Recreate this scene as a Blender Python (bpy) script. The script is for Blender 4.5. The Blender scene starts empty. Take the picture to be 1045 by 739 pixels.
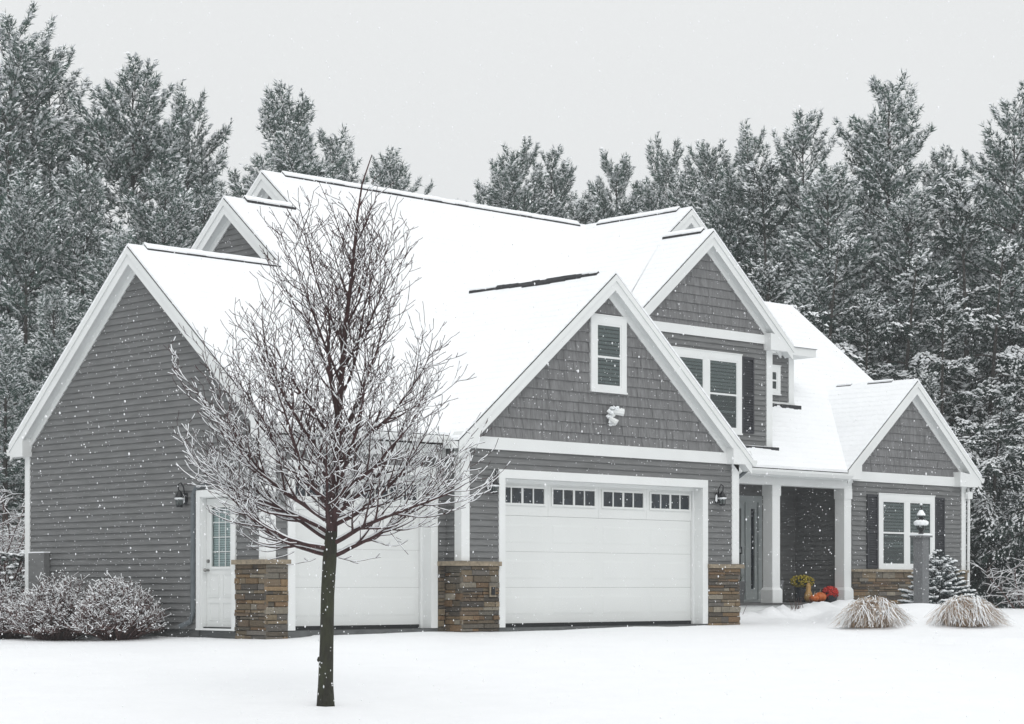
import bpy, bmesh, math, random
import numpy as np
from mathutils import Vector, Matrix, noise
random.seed(7)
rad = math.radians
sc = bpy.context.scene
COL = sc.collection
S = 0.83                      # roof pitch 10 in 12

# ------------------------------------------------------------------ camera
FX, FY = 0.6927, 0.7213
CX, CY, CZ = -22.999, -25.116, 0.645
cam = bpy.data.cameras.new('camera'); co = bpy.data.objects.new('camera', cam); COL.objects.link(co)
co.location = (CX, CY, CZ); co.rotation_euler = (math.pi/2, 0, -math.atan2(FX, FY))
cam.sensor_width = 36; cam.lens = 36*2168/1045; cam.shift_y = 0.2206
cam.clip_end = 2000; cam.clip_start = 0.1
sc.camera = co
def rel(s, d, z=0.0):
    """s metres to the right, d metres ahead of where the photographer stood"""
    return Vector((CX + d*FX + s*FY, CY + d*FY - s*FX, z))

# ------------------------------------------------------------------ materials
def nmat(name):
    m = bpy.data.materials.new(name); m.use_nodes = True
    nt = m.node_tree; return m, nt, nt.nodes['Principled BSDF']
def mat(name, col, rough=.6, var=.12, scale=6, bump=0, bscale=60, metal=0, spec=.4, coat=0, col2=None, stretch=None):
    m, nt, p = nmat(name); N, L = nt.nodes, nt.links
    p.inputs['Roughness'].default_value = rough; p.inputs['Metallic'].default_value = metal
    p.inputs['Specular IOR Level'].default_value = spec; p.inputs['Coat Weight'].default_value = coat
    tc = N.new('ShaderNodeTexCoord'); src = tc.outputs['Object']
    if stretch:
        mp = N.new('ShaderNodeMapping'); mp.inputs['Scale'].default_value = stretch
        L.new(src, mp.inputs['Vector']); src = mp.outputs['Vector']
    nz = N.new('ShaderNodeTexNoise'); nz.inputs['Scale'].default_value = scale; nz.inputs['Detail'].default_value = 6
    L.new(src, nz.inputs['Vector'])
    r = N.new('ShaderNodeMapRange'); r.inputs['From Min'].default_value = .3; r.inputs['From Max'].default_value = .7
    L.new(nz.outputs['Fac'], r.inputs['Value'])
    mx = N.new('ShaderNodeMix'); mx.data_type = 'RGBA'
    c2 = col2 or tuple(min(1, c*(1+var)) for c in col)
    c1 = col if col2 else tuple(c*(1-var) for c in col)
    mx.inputs['A'].default_value = (*c1, 1); mx.inputs['B'].default_value = (*c2, 1)
    L.new(r.outputs['Result'], mx.inputs['Factor']); L.new(mx.outputs['Result'], p.inputs['Base Color'])
    if bump:
        nb = N.new('ShaderNodeTexNoise'); nb.inputs['Scale'].default_value = bscale; nb.inputs['Detail'].default_value = 4
        L.new(src, nb.inputs['Vector'])
        b = N.new('ShaderNodeBump'); b.inputs['Strength'].default_value = bump; b.inputs['Distance'].default_value = .02
        L.new(nb.outputs['Fac'], b.inputs['Height']); L.new(b.outputs['Normal'], p.inputs['Normal'])
    return m
def vcol_mat(name, rough=.8, bump=.5, bscale=40, mult=1.0):
    m = mat(name, (.9, .9, .9), rough, .25, 25, bump, bscale)
    nt = m.node_tree; N, L = nt.nodes, nt.links; p = N['Principled BSDF']
    old = p.inputs['Base Color'].links[0].from_socket
    a = N.new('ShaderNodeAttribute'); a.attribute_name = 'Col'
    mx = N.new('ShaderNodeMix'); mx.data_type = 'RGBA'; mx.blend_type = 'MULTIPLY'; mx.inputs['Factor'].default_value = 1
    L.new(old, mx.inputs['A']); L.new(a.outputs['Color'], mx.inputs['B']); L.new(mx.outputs['Result'], p.inputs['Base Color'])
    return m
def roof_snow_mat():
    m = mat('roof_snow', (.87, .885, .90), .55, .02, 1.5)
    nt = m.node_tree; N, L = nt.nodes, nt.links; p = N['Principled BSDF']
    g = N.new('ShaderNodeNewGeometry'); sp = N.new('ShaderNodeSeparateXYZ'); L.new(g.outputs['Position'], sp.inputs['Vector'])
    nz = N.new('ShaderNodeTexNoise'); nz.inputs['Scale'].default_value = 1.7; nz.inputs['Detail'].default_value = 5
    L.new(g.outputs['Position'], nz.inputs['Vector'])
    # snow settles a little lower at every shingle course
    ad = N.new('ShaderNodeMath'); ad.operation = 'MULTIPLY_ADD'; ad.inputs[1].default_value = .05
    L.new(nz.outputs['Fac'], ad.inputs[0]); L.new(sp.outputs['Z'], ad.inputs[2])
    mu = N.new('ShaderNodeMath'); mu.operation = 'MULTIPLY'; mu.inputs[1].default_value = 1/.115; L.new(ad.outputs[0], mu.inputs[0])
    fr = N.new('ShaderNodeMath'); fr.operation = 'FRACT'; L.new(mu.outputs[0], fr.inputs[0])
    pw = N.new('ShaderNodeMath'); pw.operation = 'POWER'; pw.inputs[1].default_value = 5; L.new(fr.outputs[0], pw.inputs[0])
    n2 = N.new('ShaderNodeTexNoise'); n2.inputs['Scale'].default_value = .9; n2.inputs['Detail'].default_value = 3
    L.new(g.outputs['Position'], n2.inputs['Vector'])
    mm = N.new('ShaderNodeMath'); mm.operation = 'MULTIPLY'; L.new(pw.outputs[0], mm.inputs[0]); L.new(n2.outputs['Fac'], mm.inputs[1])
    n3 = N.new('ShaderNodeTexNoise'); n3.inputs['Scale'].default_value = 9; n3.inputs['Detail'].default_value = 5
    L.new(g.outputs['Position'], n3.inputs['Vector'])
    m3 = N.new('ShaderNodeMath'); m3.operation = 'MULTIPLY_ADD'; m3.inputs[1].default_value = .9; L.new(n3.outputs['Fac'], m3.inputs[0]); L.new(mm.outputs[0], m3.inputs[2])
    b = N.new('ShaderNodeBump'); b.inputs['Strength'].default_value = .75; b.inputs['Distance'].default_value = .03
    L.new(m3.outputs[0], b.inputs['Height']); L.new(b.outputs['Normal'], p.inputs['Normal'])
    return m
def glass_mat():
    m, nt, p = nmat('window_glass'); N, L = nt.nodes, nt.links
    p.inputs['Base Color'].default_value = (.095, .110, .110, 1); p.inputs['Roughness'].default_value = .06
    p.inputs['Specular IOR Level'].default_value = .6
    tr = N.new('ShaderNodeBsdfTransparent'); tr.inputs['Color'].default_value = (.83, .87, .865, 1)
    mx = N.new('ShaderNodeMixShader'); mx.inputs[0].default_value = .68
    L.new(p.outputs[0], mx.inputs[1]); L.new(tr.outputs[0], mx.inputs[2]); L.new(mx.outputs[0], N['Material Output'].inputs[0])
    return m
M = {}
def clear_mat():
    m = glass_mat(); m.name = 'clear_glass'; m.node_tree.nodes['Mix Shader'].inputs[0].default_value = .85; m.node_tree.nodes['Transparent BSDF'].inputs['Color'].default_value = (.90, .94, .94, 1); return m
M['clear'] = clear_mat()
M['siding'] = mat('grey_clapboard', (.146, .149, .149), .75, .16, 2.2, .10, 90, stretch=(1, 1, 6))
M['shingle'] = mat('grey_shingle_siding', (.166, .167, .169), .8, .24, 4, .25, 120, stretch=(6, 6, .7))
M['trim'] = mat('white_trim_paint', (.70, .715, .71), .5, .035, 1.5, .06, 40)
M['soffit'] = mat('soffit_vinyl', (.68, .70, .70), .55, .04, 2)
M['door'] = mat('garage_door_paint', (.665, .68, .67), .45, .025, .8, .05, 30)
M['roofing'] = mat('dark_asphalt_shingle', (.03, .031, .034), .9, .3, 20, .5, 80)
M['rsnow'] = roof_snow_mat()
M['snow'] = mat('snow', (.88, .89, .905), .6, .015, 2, .45, 9)
M['fsnow'] = mat('clinging_snow', (.84, .86, .875), .7, .03, 8, .3, 30)
M['stone'] = vcol_mat('ledgestone', .85, .7, 35)
M['cap'] = mat('tan_stone_cap', (.24, .20, .145), .85, .3, 14, .5, 50)
M['mortar'] = mat('mortar_backing', (.035, .033, .03), .9)
M['concrete'] = mat('concrete', (.10, .105, .105), .9, .2, 5, .3, 40)
M['glass'] = glass_mat()
M['dark'] = mat('room_shade', (.018, .022, .026), .8)  # shade of the unlit rooms put into the colour of a board
M['blind'] = mat('blind_slats', (.42, .445, .445), .6)
M['curtain'] = mat('door_blind', (.60, .66, .655), .6)
M['shutter'] = mat('charcoal_shutter', (.018, .019, .024), .55, .2, 8)
M['black'] = mat('black_metal', (.012, .013, .015), .35, .2, 10, metal=.3)
M['grey_pipe'] = mat('grey_downspout', (.10, .115, .125), .5)
M['rubber'] = mat('black_rubber_seal', (.012, .014, .015), .7)
M['brass'] = mat('brushed_metal', (.25, .25, .24), .35, .2, 10, metal=.9)
M['doorgrey'] = mat('grey_door_paint', (.36, .39, .39), .5, .08, 3)
M['granite'] = mat('granite_post', (.12, .125, .13), .9, .35, 30, .7, 60, col2=(.20, .205, .21))
M['bark'] = mat('smooth_bark', (.050, .023, .023), .85, .4, 14, .6, 50, stretch=(1, 1, .4))
M['trunkbark'] = mat('mossy_bark', (.020, .018, .015), .9, .4, 9, .8, 45, col2=(.036, .040, .020), stretch=(1, 1, .5))
M['pinebark'] = mat('pine_bark', (.045, .04, .036), .95, .3, 4, .5, 20)
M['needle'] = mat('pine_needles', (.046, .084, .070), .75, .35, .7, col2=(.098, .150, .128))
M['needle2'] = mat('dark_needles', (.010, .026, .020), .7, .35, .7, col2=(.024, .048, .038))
M['spruce'] = mat('blue_spruce_needles', (.018, .033, .033), .7, .35, 3, col2=(.035, .058, .06))
M['twig'] = mat('red_brown_twig', (.095, .055, .050), .8, .4, 6)
M['leafdark'] = mat('dark_evergreen_leaf', (.018, .04, .03), .5, .3, 10)
M['grass'] = mat('dry_grass', (.40, .30, .22), .8, .3, 12)
M['porch'] = mat('grey_porch_board', (.085, .085, .085), .7, .2, 8)
M['orange'] = mat('orange_pumpkin', (.55, .13, .02), .45, .2, 8)
M['tan'] = mat('tan_gourd', (.45, .27, .09), .5, .2, 8)
M['red'] = mat('red_petals', (.50, .025, .015), .6, .35, 25)
M['yellow'] = mat('yellow_petals', (.38, .30, .03), .6, .35, 25)
M['pot'] = mat('dark_pot', (.03, .035, .045), .5, .2, 8)
M['greypot'] = mat('grey_planter', (.14, .145, .15), .7, .2, 8)
M['green'] = mat('mum_leaves', (.03, .055, .025), .6, .3, 20)

# ------------------------------------------------------------------ mesh helpers
def tag(o, label=None, cat=None, group=None, kind=None):
    if label: o['label'] = label
    if cat: o['category'] = cat
    if group: o['group'] = group
    if kind: o['kind'] = kind
    return o
def empty(name, loc=(0, 0, 0), **k):
    o = bpy.data.objects.new(name, None); COL.objects.link(o); o.location = loc; o.empty_display_size = .2
    return tag(o, **k)
class MB:
    def __init__(s): s.v = []; s.f = []; s.c = []; s.m = []
    def mark(s): s.m.append((len(s.v), len(s.f)))
    def build_each(s, name, m, parent):
        """one object for every piece between marks"""
        mk = [(0, 0)]+s.m+[(len(s.v), len(s.f))]
        for (v0, f0), (v1, f1) in zip(mk, mk[1:]):
            if f1 > f0:
                q = MB(); q.v = s.v[v0:v1]; q.f = [tuple(i-v0 for i in f) for f in s.f[f0:f1]]; q.c = s.c[f0:f1]; q.build(name, m, parent)
    def face(s, pts, col=None):
        i = len(s.v); s.v += [tuple(p) for p in pts]; s.f.append(tuple(range(i, i+len(pts)))); s.c.append(col)
    def box(s, x0, x1, y0, y1, z0, z1, col=None):
        i = len(s.v)
        s.v += [(x, y, z) for z in (z0, z1) for x, y in ((x0, y0), (x1, y0), (x1, y1), (x0, y1))]
        for q in ((3, 2, 1, 0), (4, 5, 6, 7), (0, 1, 5, 4), (1, 2, 6, 5), (2, 3, 7, 6), (3, 0, 4, 7)):
            s.f.append(tuple(i+k for k in q)); s.c.append(col)
    def prism(s, a, b, col=None):
        """solid between two matching rings of points"""
        i = len(s.v); n = len(a); s.v += [tuple(p) for p in a]+[tuple(p) for p in b]
        s.f.append(tuple(i+k for k in range(n))); s.f.append(tuple(i+n+k for k in reversed(range(n)))); s.c += [col]*2
        for k in range(n):
            s.f.append((i+k, i+(k+1) % n, i+n+(k+1) % n, i+n+k)); s.c.append(col)
    def tube(s, pts, r, n=6, cap=True):
        pts = [Vector(p) for p in pts]; i0 = len(s.v)
        for k, p in enumerate(pts):
            t = (pts[min(k+1, len(pts)-1)]-pts[max(k-1, 0)])
            t = t.normalized() if t.length > 1e-9 else Vector((0, 0, 1))
            u = t.cross(Vector((.13, .27, 1)) if abs(t.z) < .9 else Vector((1, .2, 0))).normalized(); w = t.cross(u)
            rk = r[k] if hasattr(r, '__len__') else r
            for j in range(n):
                a = 2*math.pi*j/n; q = p+u*(rk*math.cos(a))+w*(rk*math.sin(a)); s.v.append((q.x, q.y, q.z))
        for k in range(len(pts)-1):
            for j in range(n):
                a = i0+k*n+j; b = i0+k*n+(j+1) % n; s.f.append((a, b, b+n, a+n)); s.c.append(None)
        if cap:
            s.f.append(tuple(i0+j for j in reversed(range(n)))); e = i0+(len(pts)-1)*n
            s.f.append(tuple(e+j for j in range(n))); s.c += [None]*2
    def lathe(s, c, prof, n=16, lob=0, nl=8):
        i0 = len(s.v); c = Vector(c)
        for (r, z) in prof:
            for j in range(n):
                a = 2*math.pi*j/n; rr = r*(1+lob*abs(math.cos(a*nl/2))-lob/2)
                s.v.append((c.x+rr*math.cos(a), c.y+rr*math.sin(a), c.z+z))
        for k in range(len(prof)-1):
            for j in range(n):
                a = i0+k*n+j; b = i0+k*n+(j+1) % n; s.f.append((a, b, b+n, a+n)); s.c.append(None)
        s.f.append(tuple(i0+j for j in reversed(range(n)))); e = i0+(len(prof)-1)*n; s.f.append(tuple(e+j for j in range(n))); s.c += [None]*2
    def blob(s, c, rx, ry, rz, jit=.25, sub=0):
        """small uneven lump (20 or 80 faces)"""
        V, F = ICO[sub]; i = len(s.v)
        for v in V:
            k = 1+random.uniform(-jit, jit); s.v.append((c[0]+v[0]*rx*k, c[1]+v[1]*ry*k, c[2]+v[2]*rz*k))
        for f in F: s.f.append(tuple(i+j for j in f)); s.c.append(None)
    def build(s, name, m, parent=None, smooth=False, **k):
        me = bpy.data.meshes.new(name); me.from_pydata(s.v, [], s.f)
        if any(c is not None for c in s.c):
            ca = me.color_attributes.new('Col', 'FLOAT_COLOR', 'CORNER'); buf = []
            for f, c in zip(s.f, s.c):
                c = c or (.3, .3, .3); buf += [c[0], c[1], c[2], 1]*len(f)
            ca.data.foreach_set('color', buf)
        me.materials.append(m)
        if smooth: me.polygons.foreach_set('use_smooth', [True]*len(me.polygons))
        me.update()
        o = bpy.data.objects.new(name, me); COL.objects.link(o)
        if parent:
            o.parent = parent
            w = Matrix.Translation(-Vector(worldloc(parent)))
            me.transform(w)
        return tag(o, **k)
def worldloc(o):
    v = Vector(o.location)
    while o.parent: o = o.parent; v += Vector(o.location)
    return v
def mkico(sub):
    bm = bmesh.new(); bmesh.ops.create_icosphere(bm, subdivisions=sub+1, radius=1)
    V = [tuple(v.co) for v in bm.verts]; F = [tuple(v.index for v in f.verts) for f in bm.faces]; bm.free(); return V, F
ICO = [mkico(0), mkico(1)]
def npmesh(name, m, verts, faces, parent=None, local=True):
    """verts (n,3); faces (m,3) or (m,4) arrays"""
    me = bpy.data.meshes.new(name); k = faces.shape[1]
    me.vertices.add(len(verts)); me.vertices.foreach_set('co', verts.astype(np.float32).ravel())
    me.loops.add(faces.size); me.loops.foreach_set('vertex_index', faces.astype(np.int32).ravel())
    me.polygons.add(len(faces)); me.polygons.foreach_set('loop_start', np.arange(0, faces.size, k, dtype=np.int32))
    me.update(calc_edges=True); me.validate(); me.materials.append(m)
    o = bpy.data.objects.new(name, me); COL.objects.link(o)
    if parent: o.parent = parent
    return o

# wall frames: (kind, coordinate): 'F' faces -Y, 'L' faces -X, 'R' faces +X, 'B' faces +Y
def P(w, u, z, off):
    k, c = w
    if k == 'F': return (u, c-off, z)
    if k == 'L': return (c-off, u, z)
    if k == 'R': return (c+off, u, z)
    return (u, c+off, z)
def clip(poly, ax, val, keep_greater):
    out = []; n = len(poly)
    for i in range(n):
        a, b = poly[i], poly[(i+1) % n]
        ia = (a[ax] >= val) == keep_greater or a[ax] == val; ib = (b[ax] >= val) == keep_greater or b[ax] == val
        if ia: out.append(a)
        if ia != ib:
            t = (val-a[ax])/(b[ax]-a[ax]); q = [a[0]+(b[0]-a[0])*t, a[1]+(b[1]-a[1])*t]; q[ax] = val; out.append(tuple(q))
    return out
def rect(u0, u1, z0, z1): return [(u0, z0), (u1, z0), (u1, z1), (u0, z1)]
def lap(mb, w, poly, expo=.103, o0=.027, o1=.003, shingles=False, rnd=None):
    zs = [p[1] for p in poly]; k0 = math.floor(min(zs)/expo)-1; k1 = math.ceil(max(zs)/expo)+1
    mb.prism([P(w, u, z, .001) for u, z in poly], [P(w, u, z, -.14) for u, z in poly])
    for k in range(k0, k1):
        z0, z1 = k*expo, (k+1)*expo
        st = clip(poly, 1, z0, True)
        st = clip(st, 1, z1, False) if len(st) > 2 else []
        if len(st) < 3: continue
        pieces = [(st, 0)]
        if shingles:
            u0 = min(p[0] for p in st); u1 = max(p[0] for p in st); pieces = []
            u = math.floor(u0)-random.random()*.2
            while u < u1:
                wd = random.choice((.13, .17, .21, .26, .30))*random.uniform(.9, 1.1)
                q = clip(st, 0, u+.004, True); q = clip(q, 0, u+wd-.004, False) if len(q) > 2 else []
                if len(q) > 2: pieces.append((q, random.uniform(-.003, .004)))
                u += wd
        for q, j in pieces:
            zb = min(p[1] for p in q)
            f = lambda z: (o0+(o1-o0)*(z-z0)/expo)+j
            mb.face([P(w, u, z, f(z)) for u, z in q])
            bt = sorted([p for p in q if abs(p[1]-zb) < 1e-6])
            if len(bt) >= 2:
                a, b = bt[0], bt[-1]
                mb.face([P(w, a[0], zb, f(zb)), P(w, b[0], zb, f(zb)), P(w, b[0], zb, .001), P(w, a[0], zb, .001)])
def board(mb, w, poly, o0, o1):
    mb.prism([P(w, u, z, o0) for u, z in poly], [P(w, u, z, o1) for u, z in poly])
def sheet(polys, top, thick, mb=None):
    """polys: list of (xy ring, z function). Top surface with skirts on outer edges and an underside."""
    mb = mb or MB(); cnt = {}
    key = lambda p: (round(p[0], 3), round(p[1], 3), round(p[2], 3))
    rings = [[(x, y, zf(x, y)+top) for x, y in r] for r, zf in polys]
    for r in rings:
        for i in range(len(r)):
            e = frozenset((key(r[i]), key(r[(i+1) % len(r)]))); cnt[e] = cnt.get(e, 0)+1
    for r in rings:
        mb.face(r); mb.face([(x, y, z-thick) for x, y, z in reversed(r)])
        for i in range(len(r)):
            a, b = r[i], r[(i+1) % len(r)]
            if cnt[frozenset((key(a), key(b)))] == 1:
                mb.face([a, (a[0], a[1], a[2]-thick), (b[0], b[1], b[2]-thick), b])
    return mb

# ================================================================== HOUSE
house = empty('house', (0, 0, 0), label='large grey clapboard house with snowy gable roofs, white garage doors and columned porch', cat='house')
roof = MB()
p1 = lambda x, y: 6.18+S*(y-3.77)
zA = lambda x, y: 6.18-S*abs(y-3.77)
zB = lambda x, y: p1(0, 5.45)-S*(y-5.45)
zC = lambda x, y: p1(0, 6.42)-S*(y-6.42)
RZ = p1(0, 6.42)
p2 = lambda x, y: RZ-S*(9.45-x)
gR = lambda x, y: RZ-S*(x-9.45)
fR = lambda x, y: p2(8.6, 0)-S*(x-8.6)
hL = lambda x, y: 6.06-S*(3.39-x)
hR = lambda x, y: 6.06-S*(x-3.39)
p3 = lambda x, y: 3.0+.82*(y-1.66)
p3b = lambda x, y: p3(0, 7.08)-.82*(y-7.08)
jL = lambda x, y: 5.15-.82*(14.95-x)
jR = lambda x, y: 5.15-.82*(x-14.95)
EAVE = .10
POLYS = [
 ([(-3.82, EAVE), (-3.82, 3.77), (-.7, 3.77), (-.7, 5.45), (.87, 5.45), (.87, 6.42), (9.45, 6.42), (5.02, 1.99), (3.39, 3.625), (-.135, EAVE)], p1),
 ([(-3.82, 3.77), (-3.82, 7.42), (-.7, 7.42), (-.7, 3.77)], zA),
 ([(-.7, 5.45), (-.7, 10.6), (.87, 10.6), (.87, 5.45)], zB),
 ([(.87, 6.42), (.87, 12.4), (12.65, 12.4), (12.65, 9.62), (9.45, 6.42)], zC),
 ([(9.45, 6.42), (9.45, 3.41), (8.6, 3.41), (8.6, 2.1), (5.13, 2.1), (5.02, 1.99)], p2),
 ([(9.45, 3.41), (9.45, 6.42), (12.65, 9.62), (12.65, 3.41)], gR),
 ([(8.6, 2.1), (8.6, 3.56), (11.1, 3.56), (11.1, 2.1)], fR),
 ([(3.39, -.2), (3.39, 3.625), (-.135, EAVE), (-.25, EAVE), (-.25, -.2)], hL),
 ([(3.39, -.2), (7.03, -.2), (7.03, 1.72), (6.44, 2.28), (5.3, 2.28), (5.02, 1.99), (3.39, 3.625)], hR),
 ([(7.04, 1.75), (6.46, 2.28), (10.56, 2.28), (10.56, 3.58), (12.88, 3.58), (12.88, 7.08), (17.25, 7.08), (17.25, 1.98), (14.95, 4.28), (12.47, 1.8), (12.42, 1.75)], p3),
 ([(12.88, 7.08), (12.88, 12.3), (17.25, 12.3), (17.25, 7.08)], p3b),
 ([(14.95, 1.8), (14.95, 4.28), (12.47, 1.8)], jL),
 ([(14.95, 1.8), (17.38, 1.8), (17.38, 1.98), (17.25, 1.98), (14.95, 4.28)], jR),
]
mb = sheet(POLYS, -.047, .022)
roof = mb.build('roof', M['roofing'], house)
sheet(POLYS, 0, .045).build('snow_cover', M['rsnow'], roof, label='smooth white snow blanket on the roof')
# flared low eave with thin snow beyond the upper front gable
mb = MB(); mb.box(10.62, 13.38, 3.32, 3.58, 5.60, 5.77); mb.box(12.5, 13.38, 3.6, 9.0, 5.60, 5.77)
mb.build('eave_box', M['trim'], house)
mb = MB(); mb.prism([(10.62, 3.28, 5.775), (10.62, 3.58, 5.775), (10.62, 3.58, 5.93)], [(13.42, 3.28, 5.775), (13.42, 3.58, 5.775), (13.42, 3.58, 5.84)])
mb.prism([(12.6, 3.59, 5.775), (13.42, 3.59, 5.775), (12.6, 3.59, 5.86)], [(12.6, 9.1, 5.775), (13.42, 9.1, 5.775), (12.6, 9.1, 5.86)])
mb.build('eave_snow', M['rsnow'], roof)
mb = MB(); mb.box(11.4, 13.40, 3.30, 3.58, 5.770, 5.782); mb.build('drip_edge', M['roofing'], roof)

# ---- gable dressing: rake boards, soffits, friezes
def gable(w, uc, zr, dl, dr, ov, s=S, wl=None, wr=None, facing=1):
    """w wall frame; uc ridge coordinate; zr snow surface height at ridge; dl/dr roof run each side; ov overhang."""
    zt = zr-.070
    rk = MB(); cr = MB(); so = MB(); fz = MB()
    for sg, d in ((-1, dl), (1, dr)):
        def para(a, b, g0, g1, d=d, sg=sg):      # parallelogram running down the rake between drops g0 and g1
            return [(uc+sg*a, zt-s*a-g0), (uc+sg*b, zt-s*b-g0), (uc+sg*b, zt-s*b-g1), (uc+sg*a, zt-s*a-g1)]
        board(rk, w, para(0, d-.02, 0, .265), ov-.035, ov-.008)
        board(cr, w, para(0, d-.01, 0, .105), ov-.008, ov+.016)
        board(so, w, para(0, d-.05, .215, .240), .0, ov-.035)
        board(fz, w, para(0, d-.20, .238, .375), .0, .034)
    a = rk.build('rake_board', M['trim'], roof); b = cr.build('crown_moulding', M['trim'], roof)
    c = so.build('soffit', M['soffit'], roof); d_ = fz.build('frieze_board', M['trim'], roof)
RBL = dict
# A: gable facing the left, B and C behind
gable(('L', -3.62), 3.77, 6.18, 3.67, 3.65, .20)
gable(('L', -.5), 5.45, p1(0, 5.45), 2.6, 4.8, .20)
gable(('L', 1.07), 6.42, RZ, 2.6, 5.6, .20)
gable(('F', 0), 3.39, 6.06, 3.64, 3.64, .20)
gable(('F', 2.3), 8.6, p2(8.6, 0), 3.3, 2.5, .20)
gable(('F', 3.6), 9.45, RZ, 2.4, 2.92, .19)
gable(('F', 2.0), 14.95, 5.15, 2.46, 2.43, .20, s=.82)
gable(('R', 17.05), 7.08, p3(0, 7.08), 5.1, 5.1, .20, s=.82)
# boxed eave returns
mb = MB()
def ret(w, u0, u1, utip, z0, z1, ov):
    sg = 1 if utip > u0 else -1
    ring = [(u0, z0), (u1, z0), (utip, z0+.16), (utip-sg*.06, z0+.25), (u0, z1)]
    board(mb, w, ring, 0, ov-.001); mb.mark()
ret(('F', 0), 6.48, 6.93, 7.02, 2.89, 3.18, .2)
ret(('F', 0), .22, -.12, -.22, 2.89, 3.18, .2)
ret(('L', -3.62), 6.98, 7.30, 7.42, 2.90, 3.22, .2)
ret(('L', -3.62), .50, .24, .12, 2.90, 3.22, .2)
ret(('F', 2.3), 10.36, 10.98, 11.08, 5.44, 5.78, .2)
ret(('F', 2.0), 16.55, 17.22, 17.36, 2.88, 3.20, .2)
ret(('F', 2.0), 12.98, 12.60, 12.5, 2.90, 3.2, .2)
mb.build_each('eave_return', M['trim'], roof)
# ridge vents and their snow caps
def ridge(a, b, z, along, cap=True, h=.05, wd=.10, raise_=.0):
    v = MB(); c = MB(); n = max(2, int((b[0]-a[0]+b[1]-a[1])/.35))
    for k in range(n):
        t0, t1 = k/n, (k+1)/n
        p = [a[i]+(b[i]-a[i])*t0 for i in (0, 1)]; q = [a[i]+(b[i]-a[i])*t1 for i in (0, 1)]
        hh = h*(1+random.uniform(-.25, .15))
        def ring(pt, w_, z0, z1):
            if along == 'x': return [(pt[0], pt[1]-w_, z-S*w_+z0), (pt[0], pt[1], z+z0), (pt[0], pt[1]+w_, z-S*w_+z0), (pt[0], pt[1]+w_, z-S*w_+z1), (pt[0], pt[1], z+z1), (pt[0], pt[1]-w_, z-S*w_+z1)]
            return [(pt[0]-w_, pt[1], z-S*w_+z0), (pt[0], pt[1], z+z0), (pt[0]+w_, pt[1], z-S*w_+z0), (pt[0]+w_, pt[1], z-S*w_+z1), (pt[0], pt[1], z+z1), (pt[0]-w_, pt[1], z-S*w_+z1)]
        v.prism(ring(p, wd, -.03, hh), ring(q, wd, -.03, hh))
        if cap:
            c.prism(ring(p, wd-.012, hh+.001, hh+.026), ring(q, wd-.012, hh+.001, hh+.026))
    o = v.build('ridge_vent', M['roofing'], roof)
    if cap: c.build('ridge_snow', M['rsnow'], roof)
ridge((-3.5, 3.77), (-.8, 3.77), 6.18, 'x', h=.022)
ridge((-.25, 5.45), (.84, 5.45), p1(0, 5.45), 'x', h=.04)
ridge((1.35, 6.42), (9.2, 6.42), RZ, 'x', h=.028)
ridge((9.45, 3.75), (9.45, 6.0), RZ, 'y', h=.025)
ridge((8.6, 2.35), (8.6, 3.36), p2(8.6, 0), 'y', h=.04)
for q in range(9):
    y0 = .22+q*.36; ridge((3.39, y0), (3.39, y0+.36), 6.06, 'y', cap=q in (0, 7, 8), h=.03+.02*random.random(), wd=(.05, .07, .085, .10, .095, .06, .05, .04, .04)[q])
ridge((14.95, 2.45), (14.95, 3.1), 5.15, 'y', h=.012, wd=.05)
ridge((14.95, 3.55), (14.95, 3.95), 5.15, 'y', h=.010, wd=.05)

# ---- walls
W = MB(); SH = MB()
SL = ('L', -3.62)
def gable_poly(uc, zr, u0, u1, zbase, s=S, drop=.31):
    return [(u0, zbase), (u1, zbase), (u1, max(zbase, zr-drop-s*abs(u1-uc))), (uc, zr-drop), (u0, max(zbase, zr-drop-s*abs(u0-uc)))]
lap(W, SL, gable_poly(3.77, 6.18, .37, 7.14, 2.15))
lap(W, SL, rect(2.12, 7.14, .0, 2.15)); lap(W, SL, rect(.37, 1.10, 1.0, 2.15))
W.build('side_wall', M['siding'], house); W = MB()
G1 = ('F', .37)
lap(W, G1, rect(-3.62, -3.24, 1.0, 2.56)); lap(W, G1, rect(-.21, -.005, 1.0, 2.56)); lap(W, G1, rect(-3.62, -.005, 2.56, 2.95))
H0 = ('F', 0)
lap(W, ('L', 0), rect(0, .37, 1.0, 2.95))
lap(W, H0, rect(0, .8, 1.0, 2.58)); lap(W, H0, rect(5.97, 6.8, 1.0, 2.58)); lap(W, H0, rect(0, 6.8, 2.58, 2.92))
lap(W, ('R', 6.8), rect(0, 3.5, -.1, 3.0))
W.build('front_wall', M['siding'], house); W = MB()
lap(SH, H0, [(.15, 3.05), (6.63, 3.05), (3.39, 5.745)], .172, shingles=True)
F0 = ('F', 2.3)
lap(SH, F0, [(6.6, 5.70), (10.5, 5.70), (8.6, p2(8.6, 0)-.31)], .172, shingles=True)
G0 = ('F', 3.6)
lap(SH, G0, [(8.0, 6.4), (11.6, 6.4), (9.45, RZ-.31)], .172, shingles=True)
J0 = ('F', 2.0)
lap(SH, J0, gable_poly(14.95, 5.15, 12.88, 16.97, 3.05, .82), .172, shingles=True)
SH.build('gable_shingles', M['shingle'], house)
lap(W, F0, rect(6.2, 10.58, 3.3, 5.62)); lap(W, ('R', 10.58), rect(2.3, 3.6, 3.3, 5.65))
lap(W, G0, rect(10.4, 12.9, 4.5, 5.62)); lap(W, ('R', 12.9), rect(3.6, 9.0, 4.5, 5.65))
W.build('upper_wall', M['siding'], house); W = MB()
PB = ('F', 3.5)
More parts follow.
